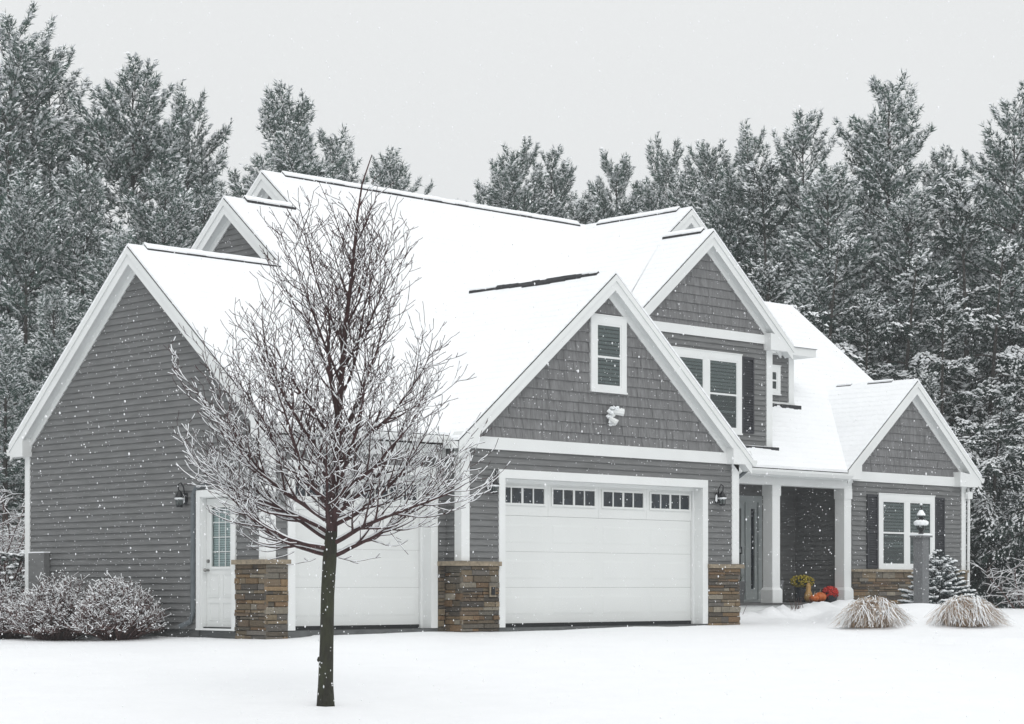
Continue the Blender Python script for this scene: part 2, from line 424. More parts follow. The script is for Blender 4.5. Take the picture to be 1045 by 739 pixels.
lap(W, PB, rect(6.8, 10.12, .36, 3.2)); lap(W, PB, rect(11.74, 12.88, .36, 3.2)); lap(W, PB, rect(10.12, 11.74, 2.57, 3.2))
lap(W, ('L', 12.88), rect(2.02, 3.5, .36, 3.2))
W.build('porch_wall', M['siding'], house); W = MB()
lap(W, J0, rect(12.88, 16.97, .98, 2.88))
lap(W, ('R', 16.97), gable_poly(7.08, p3(0, 7.08), 2.0, 12.1, -.2, .82))
W.build('wing_wall', M['siding'], house); W = MB()
lap(W, ('L', -.5), gable_poly(5.45, p1(0, 5.45), .4, 10.3, 2.5)); lap(W, ('L', 1.07), gable_poly(6.42, RZ, .5, 12.2, 2.5))
W.build('attic_wall', M['siding'], house); W = MB()
lap(W, ('B', 7.12), rect(-3.62, -.5, -.2, 3.1)); lap(W, ('L', -.5), rect(7.12, 10.3, -.2, 2.5)); lap(W, ('B', 10.3), rect(-.5, 1.07, -.2, 3.2)); lap(W, ('L', 1.07), rect(10.3, 12.1, -.2, 2.5))
lap(W, ('B', 12.1), rect(1.07, 16.97, -.2, 3.2))
W.build('back_wall', M['siding'], house)
# foundation
mb = MB(); mb.box(-3.60, -3.48, 2.12, 7.12, -.6, -.002); mb.box(-3.58, -3.46, .4, 2.12, -.6, .0)
mb.box(-3.5, 6.78, .40, .55, -.6, -.004); mb.box(.02, 6.78, .03, .2, -.6, -.008); mb.mark(); mb.box(12.9, 16.95, 2.02, 2.2, -.6, .3)
mb.build_each('foundation', M['concrete'], house)

# ---- boards
T = MB()
def cb(w, u0, u1, z0, z1, off=.034): board(T, w, rect(u0, u1, z0, z1), .0, off)
# corner boards (two faces each)
cb(SL, .37-.034, .37+.14, 1.07, 3.0); cb(G1, -3.62, -3.47, 1.07, 2.95, .0335)
T.mark(); cb(SL, 7.02, 7.175, -.25, 3.05); T.mark()
cb(('L', 0), -.034, .13, 1.08, 2.9); cb(H0, 0, .145, 1.08, 2.9, .0335)
T.mark(); cb(H0, 6.64, 6.8, 1.08, 2.9); cb(('R', 6.8), -.034, .14, 1.08, 2.9, .0335)
T.mark(); cb(F0, 10.43, 10.58, 3.38, 5.56); cb(('R', 10.58), 2.3-.034, 2.44, 3.4, 5.56, .0335)
T.mark(); cb(G0, 12.76, 12.9, 4.58, 5.6); cb(('R', 12.9), 3.566, 3.74, 4.6, 5.6, .0335)
T.mark(); cb(J0, 16.84, 16.97, 1.03, 2.9); cb(('R', 16.97), 1.966, 2.14, .9, 2.9, .0335)
T.build_each('corner_board', M['trim'], house); T = MB()
cb(H0, .0, 6.66, 2.895, 3.095, .040); T.mark(); cb(F0, 6.36, 10.46, 5.565, 5.745, .040); T.mark(); cb(J0, 12.90, 16.86, 2.885, 3.09, .040)
T.mark(); cb(G1, -3.62, -.036, 2.74, 2.94, .036); T.mark()
cb(F0, 9.0, 10.66, 3.30, 3.36, .05); T.mark(); cb(G0, 10.62, 12.94, 4.55, 4.60, .05)
T.build_each('band_board', M['trim'], house)
# dark flashing above the porch roof where the snow has melted back
mb = MB()
for q in range(12): x0 = 9.3+q*.118; mb.box(x0, x0+.118, 2.235-random.uniform(.0, .06), 2.262, 3.30, p3(0, 2.2)+.045)
mb.mark()
for q in range(18): x0 = 10.7+q*.13; mb.box(x0, x0+.13, 3.53-random.uniform(.0, .09), 3.548, 4.35, p3(0, 3.50)+.04)

mb.build_each('step_flashing', M['roofing'], roof)

# ---- eaves and gutters
g = MB()
def gutter_x(x0, x1, y, z):
    pr = [(y+.125, z), (y+.03, z-.0), (y, z-.045), (y-.005, z+.0), (y-.03, z+.03), (y-.03, z+.045), (y+.125, z+.045)]
    pr = [(y+.12, z-.11), (y+.03, z-.11), (y-.01, z-.045), (y-.015, z+.0), (y+.12, z)]
    g.prism([(x0, a, b) for a, b in pr], [(x1, a, b) for a, b in pr]); g.mark()
gutter_x(-3.80, -.262, EAVE-.115, p1(0, EAVE)-.07); gutter_x(7.06, 12.46, 1.635, p3(0, 1.75)-.075)
def gutter_y(y0, y1, x, z, sg):
    pr = [(x-sg*.12, z-.11), (x-sg*.03, z-.11), (x+sg*.01, z-.045), (x+sg*.015, z), (x-sg*.12, z)]
    g.prism([(a, y0, b) for a, b in pr], [(a, y1, b) for a, b in pr]); g.mark()
gutter_y(-.19, 1.6, 7.15, 2.975, 1); gutter_y(1.81, 2.1, 17.49, 3.09, 1); gutter_y(-.19, .02, -.37, 2.975, -1)
g.prism([(-3.80, 7.42, 3.04), (-3.80, 7.54, 3.04), (-3.80, 7.52, 2.93), (-3.80, 7.42, 2.93)], [(-.7, 7.42, 3.04), (-.7, 7.54, 3.04), (-.7, 7.52, 2.93), (-.7, 7.42, 2.93)])
g.build_each('gutter', M['trim'], roof)
mb = MB(); mb.box(-3.60, -.23, EAVE+.01, .37, 2.93, 2.96); mb.box(-3.60, -.23, EAVE+.01, EAVE+.04, 2.93, 3.03)
mb.mark(); mb.box(7.05, 12.46, 1.758, 2.0, 2.935, 2.96); mb.box(7.05, 12.46, 1.757, 1.80, 2.86, 3.0)
mb.box(6.84, 12.8, 2.24, 3.49, 2.90, 2.93)
mb.build_each('eave_soffit', M['soffit'], roof)
mb = MB(); mb.box(6.836, 12.875, 1.985, 2.235, 2.71, 2.934); mb.box(6.836, 12.875, 1.965, 1.984, 2.84, 2.932)
mb.build('porch_beam', M['trim'], house)
# columns
def column(x0, x1, y0):
    d = x1-x0; c = MB(); c.box(x0, x1, y0, y0+d, .62, 2.53)
    c.box(x0-.015, x1+.015, y0-.015, y0+d+.015, 2.50, 2.709); 
    c.prism([(x0-.035, y0-.035, .345), (x1+.035, y0-.035, .345), (x1+.035, y0+d+.035, .345), (x0-.035, y0+d+.035, .345)],
            [(x0-.035, y0-.035, .60), (x1+.035, y0-.035, .60), (x1+.035, y0+d+.035, .60), (x0-.035, y0+d+.035, .60)])
    c.prism([(x0-.035, y0-.035, .60), (x1+.035, y0-.035, .60), (x1+.035, y0+d+.035, .60), (x0-.035, y0+d+.035, .60)],
            [(x0, y0, .66), (x1, y0, .66), (x1, y0+d, .66), (x0, y0+d, .66)])
    return c.build('porch_column', M['trim'], house)
column(10.27, 10.51, 1.99); column(12.62, 12.86, 1.99)
mb = MB(); mb.box(6.84, 12.9, 1.86, 3.49, .30, .345); o = mb.build('porch_floor', M['porch'], house)
mb = MB(); mb.box(6.84, 12.88, 1.90, 3.3, -.3, .299); mb.build('porch_riser', M['trim'], house)

# ---- stone veneer
PAL = [(.13, .105, .08), (.105, .09, .072), (.09, .085, .078), (.15, .13, .10), (.12, .115, .11), (.145, .12, .095), (.10, .09, .08), (.075, .072, .072), (.19, .165, .13), (.17, .125, .08), (.15, .105, .068), (.16, .16, .155), (.22, .215, .20), (.06, .055, .052), (.125, .10, .08), (.20, .155, .105), (.11, .11, .115)]
def stones(mb, w, u0, u1, z0, z1, base=.03):
    z = z0
    while z < z1-.02:
        h = min(random.choice((.05, .06, .075, .09, .11)), z1-z)
        if z1-z-h < .035: h = z1-z
        u = u0
        while u < u1-.005:
            l = random.uniform(.12, .52)
            if u1-u-l < .09: l = u1-u
            d = base+random.uniform(.0, .035); c = random.choice(PAL); k = random.uniform(.75, 1.25); c = (c[0]*k*1.12, c[1]*k*1.02, c[2]*k*.86)
            gp = .004; a, b, e, f = u+gp, u+l-gp, z+gp, z+h-gp; i = .006
            r0 = [P(w, a, e, 0), P(w, b, e, 0), P(w, b, f, 0), P(w, a, f, 0)]
            r1 = [P(w, a, e, d-.008), P(w, b, e, d-.008), P(w, b, f, d-.008), P(w, a, f, d-.008)]
            j = lambda: random.uniform(-.004, .004)
            r2 = [P(w, a+i, e+i, d+j()), P(w, b-i, e+i, d+j()), P(w, b-i, f-i, d+j()), P(w, a+i, f-i, d+j())]
            mb.prism(r0, r1, c); mb.prism(r1, r2, c)
            u += l
        z += h
w_front = {6.8: 0, 16.97: 2.0}
def pier(segs, caps, z0, z1, name='stone_veneer'):
    s_ = MB(); b = MB(); c = MB()
    for w, u0, u1 in segs:
        stones(s_, w, u0, u1, z0, z1)
        m0 = .37 if w is SL else max(u0, -3.62) if w is G1 else 0 if u0 < 0 and w is not G1 else u0; m1 = min(u1, 6.8) if w is H0 else min(u1, 16.97) if w is J0 else u1
        if w[0] == 'R': m0 = w_front[w[1]]
        board(b, w, rect(m0, m1, z0, z1), -.1, .008)
    o = s_.build(name, M['stone'], house); b.build('mortar', M['mortar'], o)
    for bx in caps: c.box(*bx)
    c.build('stone_cap', M['cap'], o)
pier([(SL, .325, 1.10), (G1, -3.665, -3.245)], [(-3.72, -3.50, .27, 1.12, 1.0, 1.072), (-3.4995, -3.23, .27, .40, 1.0, 1.0715)], -.16, 1.0)
pier([(H0, -.045, .795), (('L', 0), -.045, .37), (G1, -.205, -.062)], [(-.22, .80, -.10, .02, 1.0, 1.072), (-.22, .02, .0205, .40, 1.0, 1.0715)], -.06, 1.0)
pier([(H0, 5.975, 6.845), (('R', 6.8), -.045, .5)], [(5.96, 6.91, -.10, .02, 1.0, 1.072), (6.7, 6.91, .0205, .55, 1.0, 1.0715)], -.06, 1.0)
pier([(J0, 12.885, 17.03), (('R', 16.97), 1.94, 3.0)], [(12.87, 17.07, 1.90, 2.02, .985, 1.038), (16.9, 17.07, 2.0205, 3.0, .985, 1.0375)], -.1, .985)
# outlet box in the stones
mb = MB(); mb.box(.55, .67, -.085, -.06, .50, .68); o = mb.build('outlet_box', M['cap'], house)
mb = MB(); mb.box(.575, .645, -.105, -.0855, .53, .66); mb.build('outlet_cover', M['black'], o)

# ---- garage doors
def garage(w, u0, u1, H, cols):
    k, c = w; rec = .21
    tr = MB()
    board(tr, w, rect(u0-.14, u0, -.0, H+.14), 0, .035); board(tr, w, rect(u1, u1+.14, -.0, H+.14), 0, .035); board(tr, w, rect(u0, u1, H, H+.14), 0, .035)
    board(tr, w, rect(u0-.012, u0, 0, H), -.26, -.0005); board(tr, w, rect(u1, u1+.012, 0, H), -.26, -.0005); board(tr, w, rect(u0-.012, u1+.012, H, H+.012), -.26, -.0005)
    # stop moulding
    board(tr, w, rect(u0+.0005, u0+.045, 0, H-.06), -rec, -.17); board(tr, w, rect(u1-.045, u1-.0005, 0, H-.06), -rec, -.17); board(tr, w, rect(u0+.0005, u1-.0005, H-.06, H-.0005), -rec, -.17)
    d = MB(); n = 4; hh = (H-.06)/n; door = None
    for r in range(n):
        z0 = .06+r*hh; z1 = z0+hh-.003
        board(d, w, rect(u0+.001, u1-.001, z0, z1), -rec-.05, -rec-.006)
        cw = (u1-u0)/cols
        for q in range(cols):
            a = u0+cw*q+.09; b = u0+cw*(q+1)-.09
            if r < n-1:
                # recessed long panel: rails and raised field
                e0, e1 = z0+.12, z1-.12
                d.prism([P(w, u, z, -rec-.0065) for u, z in rect(a+.01, b-.01, e0+.01, e1-.01)], [P(w, u, z, -rec-.002) for u, z in rect(a+.05, b-.05, e0+.05, e1-.05)])
            else:
                board(d, w, rect(u0+cw*q+.002, a-.02, z0+.002, z1-.002), -rec-.006, -rec); board(d, w, rect(b+.02, u0+cw*(q+1)-.002, z0+.002, z1-.002), -rec-.006, -rec)
                board(d, w, rect(a-.02, b+.02, z0+.002, z0+.17), -rec-.006, -rec); board(d, w, rect(a-.02, b+.02, z1-.10, z1-.002), -rec-.006, -rec)
    door = d.build('garage_door', M['door'], house)
    cw = (u1-u0)/cols; z0 = .06+3*hh; z1 = z0+hh-.003
    for q in range(cols):
        a = u0+cw*q+.07; b = u0+cw*(q+1)-.07
        gl = MB(); board(gl, w, rect(a+.03, b-.03, z0+.20, z1-.13), -rec-.004, -rec+.001); gl.build('window_pane', M['gpane'], door)
        fr = MB(); zz0, zz1 = z0+.17, z1-.10
        for rr in (rect(a, a+.035, zz0, zz1), rect(b-.035, b, zz0, zz1), rect(a+.036, b-.036, zz0, zz0+.035), rect(a+.036, b-.036, zz1-.035, zz1)): board(fr, w, rr, -rec, -rec+.02)
        for m_, t in ((.25, .012), (.5, .022), (.75, .012)):
            um = a+.03+(b-a-.06)*m_; board(fr, w, rect(um-t, um+t, zz0+.036, zz1-.036), -rec, -rec+.014)
        fr.build('window_frame', M['door'], door)
    sl = MB(); board(sl, w, rect(u0+.0005, u1-.0005, -.05, .057), -rec-.04, -rec+.004); sl.build('bottom_seal', M['rubber'], door)
    tr.build('garage_door_casing', M['trim'], house)
M['gpane'] = mat('dark_garage_glass', (.012, .018, .025), .08, .3, 4, spec=.5)
garage(H0, .94, 5.83, 2.44, 4)
garage(G1, -3.10, -.35, 2.44, 2)
# dark garage slab edges
mb = MB(); mb.box(.8, 5.97, -.04, .25, -.3, -.012); mb.mark(); mb.box(-3.24, -.21, .34, .62, -.3, -.012); mb.build_each('garage_slab', M['concrete'], house)

# ---- windows
def window(w, u0, u1, z0, z1, cols=1, tw=.13, blinds=True, parent=house, mid=.5):
    fr = MB()
    sill = .07
    for rr in (rect(u0, u0+tw, z0, z1), rect(u1-tw, u1, z0, z1), rect(u0+tw, u1-tw, z1-tw, z1), rect(u0+tw, u1-tw, z0, z0+sill)): board(fr, w, rr, .0, .05)
    board(fr, w, rect(u0-.015, u1+.015, z1+.0005, z1+.02), 0, .06); board(fr, w, rect(u0-.01, u1+.01, z0-.03, z0-.0005), 0, .065)
    iu0, iu1, iz0, iz1 = u0+tw, u1-tw, z0+sill, z1-tw
    cw = (iu1-iu0)/cols; mw = .075
    for k in range(1, cols): board(fr, w, rect(iu0+cw*k-mw, iu0+cw*k+mw, iz0, iz1), 0, .047)
    win = fr.build('window', M['trim'], parent)
    bk = MB(); board(bk, w, rect(iu0, iu1, iz0, iz1), .0, .022); bk.build('room_shade_board', M['dark'], win)  # no opening cut: dark board stands in for the room's shade
    for k in range(cols):
        a = iu0+cw*k+(mw if k else 0); b = iu0+cw*(k+1)-(mw if k < cols-1 else 0)
        sa = MB(); t = .035; zm = iz0+(iz1-iz0)*mid
        for rr in (rect(a, a+t, iz0, iz1), rect(b-t, b, iz0, iz1), rect(a+t, b-t, iz0, iz0+t), rect(a+t, b-t, iz1-t, iz1), rect(a+t, b-t, zm-.018, zm+.018)): board(sa, w, rr, .023, .044)
        sa.build('sash', M['trim'], win)
        pn = MB(); board(pn, w, rect(a+t, b-t, iz0+t, iz1-t), .036, .039); pn.build('pane', M['glass'], win)
        if blinds:
            bl = MB(); z = iz0+.05
            while z < iz1-.05:
                if z > zm or random.random() < .45 or blinds == 'full':
                    bl.prism([P(w, uu, zz, oo) for uu, zz, oo in ((a+t, z, .024), (b-t, z, .024), (b-t, z+.040, .033), (a+t, z+.040, .033))],
                             [P(w, uu, zz, oo) for uu, zz, oo in ((a+t, z-.004, .024), (b-t, z-.004, .024), (b-t, z+.036, .033), (a+t, z+.036, .033))])
                z += .068
            bl.build('blind', M['blind'], win)
    return win
window(H0, 2.94, 3.82, 4.01, 5.29, 1, .13, blinds='full', mid=.47)
window(F0, 7.50, 9.64, 3.72, 5.28, 2, .13, mid=.5)
window(G0, 11.86, 12.46, 4.77, 5.36, 1, .10, blinds=False)
window(J0, 13.77, 15.80, 1.06, 2.64, 2, .13)
def shutter(w, u0, u1, z0, z1):
    s_ = MB(); t = .05
    for rr in (rect(u0, u0+t, z0, z1), rect(u1-t, u1, z0, z1), rect(u0+t, u1-t, z0, z0+t), rect(u0+t, u1-t, z1-t, z1), rect(u0+t, u1-t, (z0+z1)/2-.03, (z0+z1)/2+.03)): board(s_, w, rr, .02, .05)
    z = z0+t
    while z < z1-t-.03:
        s_.prism([P(w, uu, zz, oo) for uu, zz, oo in ((u0+t, z, .045), (u1-t, z, .045), (u1-t, z+.045, .025), (u0+t, z+.045, .025))],
                 [P(w, uu, zz, oo) for uu, zz, oo in ((u0+t, z-.008, .045), (u1-t, z-.008, .045), (u1-t, z+.037, .025), (u0+t, z+.037, .025))]); z += .05
    board(s_, w, rect(u0+.01, u1-.01, z0+.01, z1-.01), .012, .022)
    s_.build('shutter', M['shutter'], house)
shutter(F0, 9.66, 10.02, 3.74, 5.26); shutter(F0, 7.1, 7.48, 3.74, 5.26)
shutter(J0, 13.37, 13.75, 1.06, 2.62); shutter(J0, 15.82, 16.18, 1.06, 2.62)

# ---- side door
tr = MB(); A0, A1 = 1.20, 2.02
board(tr, SL, rect(A1, A1+.10, .02, 2.16), 0, .04); board(tr, SL, rect(A0-.10, A0, .02, 2.16), 0, .04); board(tr, SL, rect(A0, A1, 2.05, 2.16), 0, .04)
board(tr, SL, rect(A1-.012, A1, .02, 2.05), -.13, 0); board(tr, SL, rect(A0, A0+.012, .02, 2.05), -.13, 0); board(tr, SL, rect(A0+.012, A1-.012, 2.038, 2.05), -.13, 0)
board(tr, SL, rect(A0-.1, A1+.1, -.01, .0195), -.1, .05)
tr.build('door_casing', M['trim'], house)
d = MB(); a, b = A0+.015, A1-.015
board(d, SL, rect(a, b, .04, .95), -.12, -.08); board(d, SL, rect(a, a+.13, .9505, 2.03), -.12, -.08); board(d, SL, rect(b-.13, b, .9505, 2.03), -.12, -.08)
board(d, SL, rect(a+.1305, b-.1305, 1.90, 2.03), -.12, -.08)
for (u0, u1) in ((a+.09, (a+b)/2-.04), ((a+b)/2+.04, b-.09)):
    for z0, z1 in ((.14, .42), (.50, .86)):
        for rr in (rect(u0, u1, z0, z0+.012), rect(u0, u1, z1-.012, z1), rect(u0, u0+.012, z0+.0125, z1-.0125), rect(u1-.012, u1, z0+.0125, z1-.0125)): board(d, SL, rr, -.08, -.072)
        board(d, SL, rect(u0+.04, u1-.04, z0+.04, z1-.04), -.08, -.074)
door = d.build('side_door', M['door'], house)
gl = MB(); board(gl, SL, rect(a+.13, b-.13, .97, 1.90), -.108, -.10); gl.build('pane', M['clear'], door)
cu = MB(); z = .98
while z < 1.88:
    board(cu, SL, rect(a+.15, b-.15, z, z+.03), -.118, -.112); z += .036
cu.build('blind', M['curtain'], door)
fr = MB()
for rr in (rect(a+.115, b-.115, .935, .975), rect(a+.115, b-.115, 1.885, 1.92), rect(a+.115, a+.15, .975, 1.885), rect(b-.15, b-.115, .975, 1.885)): board(fr, SL, rr, -.08, -.062)
for k in (1, 2): u = a+.15+(b-a-.30)*k/3; board(fr, SL, rect(u-.006, u+.006, .976, 1.884), -.099, -.09)
for k in (1, 2, 3): z = .975+.91*k/4; board(fr, SL, rect(a+.151, b-.151, z-.006, z+.006), -.0985, -.092)
fr.build('window_frame', M['door'], door)
mb = MB(); hx = -3.54-.0
mb.tube([(-3.54, b-.06, .92), (-3.60, b-.06, .92)], .02, 8); mb.blob((-3.61, b-.06, .92), .03, .03, .03, 0, 1); mb.tube([(-3.54, b-.06, 1.06), (-3.565, b-.06, 1.06)], .028, 10)
mb.build('door_handle', M['brass'], door)
mb = MB(); board(mb, SL, rect(A0+.012, A1-.012, .02, .04), -.12, -.02); mb.build('threshold', M['rubber'], door)
# ---- front door with sidelight
tr = MB()
for rr in (rect(10.12, 10.24, .36, 2.57), rect(11.62, 11.74, .36, 2.57), rect(10.24, 11.62, 2.44, 2.57), rect(11.20, 11.34, .36, 2.44)): board(tr, PB, rr, -.1, .04)
tr.build('entry_casing', M['doorgrey'], house)
d = MB()
for rr in (rect(10.24, 10.34, .40, 2.44), rect(11.09, 11.20, .40, 2.44), rect(10.34, 11.09, .40, .62), rect(10.34, 11.09, 2.30, 2.44), rect(10.34, 11.09, 1.38, 1.46)): board(d, PB, rr, -.06, .01)
for rr in (rect(11.34, 11.42, .40, 2.44), rect(11.54, 11.62, .40, 2.44), rect(11.42, 11.54, .40, .62), rect(11.42, 11.54, 2.30, 2.44)): board(d, PB, rr, -.06, .0)
o = d.build('front_door', M['doorgrey'], house)
mb = MB(); board(mb, PB, rect(10.33, 11.10, .5, 2.35), -.05, -.03); board(mb, PB, rect(11.41, 11.55, .5, 2.35), -.05, -.03); mb.build('pane', M['gpane'], o)
mb = MB(); mb.tube([(11.05, 3.48, 1.36), (11.05, 3.44, 1.36), (11.05, 3.44, 1.50)], .012, 6); mb.build('door_handle', M['black'], o)
mb = MB(); mb.box(10.1, 11.8, 3.22, 3.48, .345, .40); mb.build('door_step', M['doorgrey'], house)

# ---- wall lanterns
def lantern(w, u, z, sidef):
    k = MB(); board(k, w, rect(u-.055, u+.055, z-.07, z+.11), .02, .04)
    c = P(w, u, z, .14)
    k.tube([P(w, u, z+.06, .04), P(w, u, z+.20, .06), P(w, u, z+.27, .11), P(w, u, z+.24, .16), P(w, u, z+.16, .155), P(w, u, z+.14, .14)], .011, 6)
    k.tube([P(w, u, z+.0, .04), P(w, u, z+.05, .09), P(w, u, z+.12, .13)], .009, 6)
    k.lathe(c, [(.012, .15), (.03, .13), (.075, .05), (.085, .04)][::-1], 10)
    k.lathe(c, [(.05, -.115), (.055, -.095), (.055, -.085), (.03, -.085)], 10)
    for q in range(4):
        a = math.pi/4+q*math.pi/2; k.tube([(c[0]+.05*math.cos(a), c[1]+.05*math.sin(a), c[2]-.09), (c[0]+.06*math.cos(a), c[1]+.06*math.sin(a), c[2]+.045)], .006, 4)
    o = k.build('wall_lantern', M['black'], house)
    g_ = MB(); g_.lathe(c, [(.042, -.085), (.052, .04)], 10); g_.build('lantern_glass', M['glass'], o)
    s_ = MB(); s_.blob((c[0], c[1], c[2]+.02), .085, .085, .022, .15, 1); s_.mark(); s_.blob(P(w, u-.07 if sidef else u, z+.02, .06), .02, .02, .07, .2, 1); s_.build_each('lantern_snow', M['fsnow'], o)
lantern(H0, .60, 2.28, 1); lantern(H0, 6.24, 2.24, 1); lantern(SL, 2.42, 2.02, 0)
# security light under the gable window
k = MB(); u, z = 3.42, 3.62
k.tube([P(H0, u, z, .02), P(H0, u, z, .12)], .05, 8); k.tube([P(H0, u, z, .1), P(H0, u-.1, z-.1, .16)], .02, 6)
k.tube([P(H0, u-.02, z+.05, .08), P(H0, u+.16, z+.03, .2)], [.05, .07], 8); k.tube([P(H0, u-.1, z-.08, .12), P(H0, u-.03, z-.16, .22)], [.04, .06], 8)
o = k.build('security_light', M['trim'], house)
s_ = MB()
for q in range(26):
    t = q/26; cx_, cz_ = ((.13-.26*t*2, .09) if t < .4 else (-.085+.03*math.sin(t*9), .05-.42*(t-.4)))
    s_.blob(P(H0, u+cx_+random.uniform(-.02, .02), z+cz_+random.uniform(-.02, .02), .14+random.uniform(-.05, .05)), random.uniform(.03, .055), .04, random.uniform(.022, .04), .4)
s_.build('security_light_snow', M['fsnow'], o)

# ---- downspouts, small wall hardware
k = MB(); k.tube([(7.12, -.05, 2.9), (7.11, -.02, 2.82), (6.98, .06, 2.70), (6.90, .12, 2.6), (6.90, .12, .1)], .035, 8); k.build('downspout', M['grey_pipe'], house)
k = MB(); k.tube([(-3.66, 2.19, 2.10), (-3.665, 2.19, .25), (-3.68, 2.24, .12), (-3.75, 2.42, .04)], .042, 8); k.tube([(-3.66, 2.19, 2.10), (-3.66, 2.12, 2.2), (-3.655, 1.85, 2.24)], .035, 8); k.build('downspout', M['grey_pipe'], house)
k = MB(); k.tube([(17.1, 1.98, 2.86), (17.06, 1.93, 2.7), (17.04, 1.93, .1)], .035, 8); k.box(16.96, 17.14, 1.88, 1.96, 2.62, 2.78); k.build('downspout', M['trim'], house)
k = MB(); k.box(-3.76, -3.65, 6.38, 6.88, .42, 1.24); o = k.build('utility_box', M['siding'], house)
k = MB(); k.box(-3.765, -3.64, 6.375, 6.885, 1.2405, 1.262); k.build('box_snow', M['fsnow'], o)
k = MB(); k.tube([(-3.64, .33, 2.2), (-3.64, .33, .2)], .004, 4)
# ================================================================== GROUND
def sm(a, b, x): t = max(0, min(1, (x-a)/(b-a))); return t*t*(3-2*t)
BUMPS = [(7.7, 1.55, .28, .13), (8.3, 1.5, .32, .23), (8.8, 1.35, .22, .15), (9.4, 1.45, .36, .22), (10.0, 1.55, .26, .20), (10.5, 1.45, .36, .22), (11.1, 1.5, .30, .20), (11.7, 1.35, .36, .19), (12.2, 1.25, .35, .18), (9.1, .95, .5, .07), (10.9, .9, .6, .09)]
def gz(x, y):
    dx, dy = x-CX, y-CY; d = dx*FX+dy*FY; s = dx*FY-dy*FX
    if d < 22: z = -.95+.38*d/22
    elif d < 33.5: z = -.57+.55*((d-22)/11.5)
    else: z = -.02
    z = -.98+.36*sm(0, 26, d)+.56*sm(19, 35, d)
    z += .04*sm(34, 38, d)
    z -= .17*sm(-4.2, -7.5, s)*sm(28, 36, d)
    # lawn and planting bed, a step up from the drive
    e = 35.2-1.25*(s-5.6)
    z -= .17*sm(5.2, 6.6, s)*(1-sm(36.5, 40.5, d))
    k = sm(5.6, 6.4, s)*sm(-.10, .10, d-e+.25*noise.noise(Vector((s*.7, 0, 3))))
    z += .10*k
    z += .21*k*sm(0, 3.5, d-e)*math.exp(-((s-7.5)/1.3)**2)*math.exp(-((d-39.4)/2.0)**2)*1.45
    z += .10*sm(7, 10, s)*sm(38, 43, d)
    for bx, by, r, h in BUMPS: z += h*math.exp(-((x-bx)**2+(y-by)**2)/r**2)**.80*(1+.6*noise.noise(Vector((x*3.4, y*3.4, 0))))
    far = sm(50, 20, abs(d-30))
    z += far*(.055*noise.noise(Vector((x*.26, y*.26, 1)))+.014*noise.noise(Vector((x*1.1, y*1.1, 5)))+.004*noise.noise(Vector((x*4, y*4, 9))))
    z += .5*sm(75, 260, d)
    # small mound at the young tree
    t = TREE; r2 = (x-t[0])**2+(y-t[1])**2; z += .05*math.exp(-r2/.5)-.05*math.exp(-r2/.035)
    z += .10*math.exp(-((x-GB[0])**2+(y-GB[1])**2)/.03)
    return z
TREE = rel(-1.93, 22.0); GB = rel(-3.12, 32.6)
def axis(lo, hi, c0, c1, step):
    a = list(np.arange(c0, c1+1e-6, step)); st = step; x = c0
    while x > lo: st *= 1.25; x -= st; a.insert(0, x)
    st = step; x = a[-1]
    while x < hi: st *= 1.25; x += st; a.append(x)
    return a
ds = axis(-60, 420, 14, 44, .14); ss = axis(-260, 260, -11, 13, .14)
V = []; F = []
for d in ds:
    for s in ss:
        p = rel(s, d); V.append((p.x, p.y, gz(p.x, p.y)))
n = len(ss)
F = np.array([(i*n+j, i*n+j+1, (i+1)*n+j+1, (i+1)*n+j) for i in range(len(ds)-1) for j in range(n-1)])
g = npmesh('ground', M['snow'], np.array(V), F); g.data.polygons.foreach_set('use_smooth', [True]*len(F)); tag(g, kind='structure')

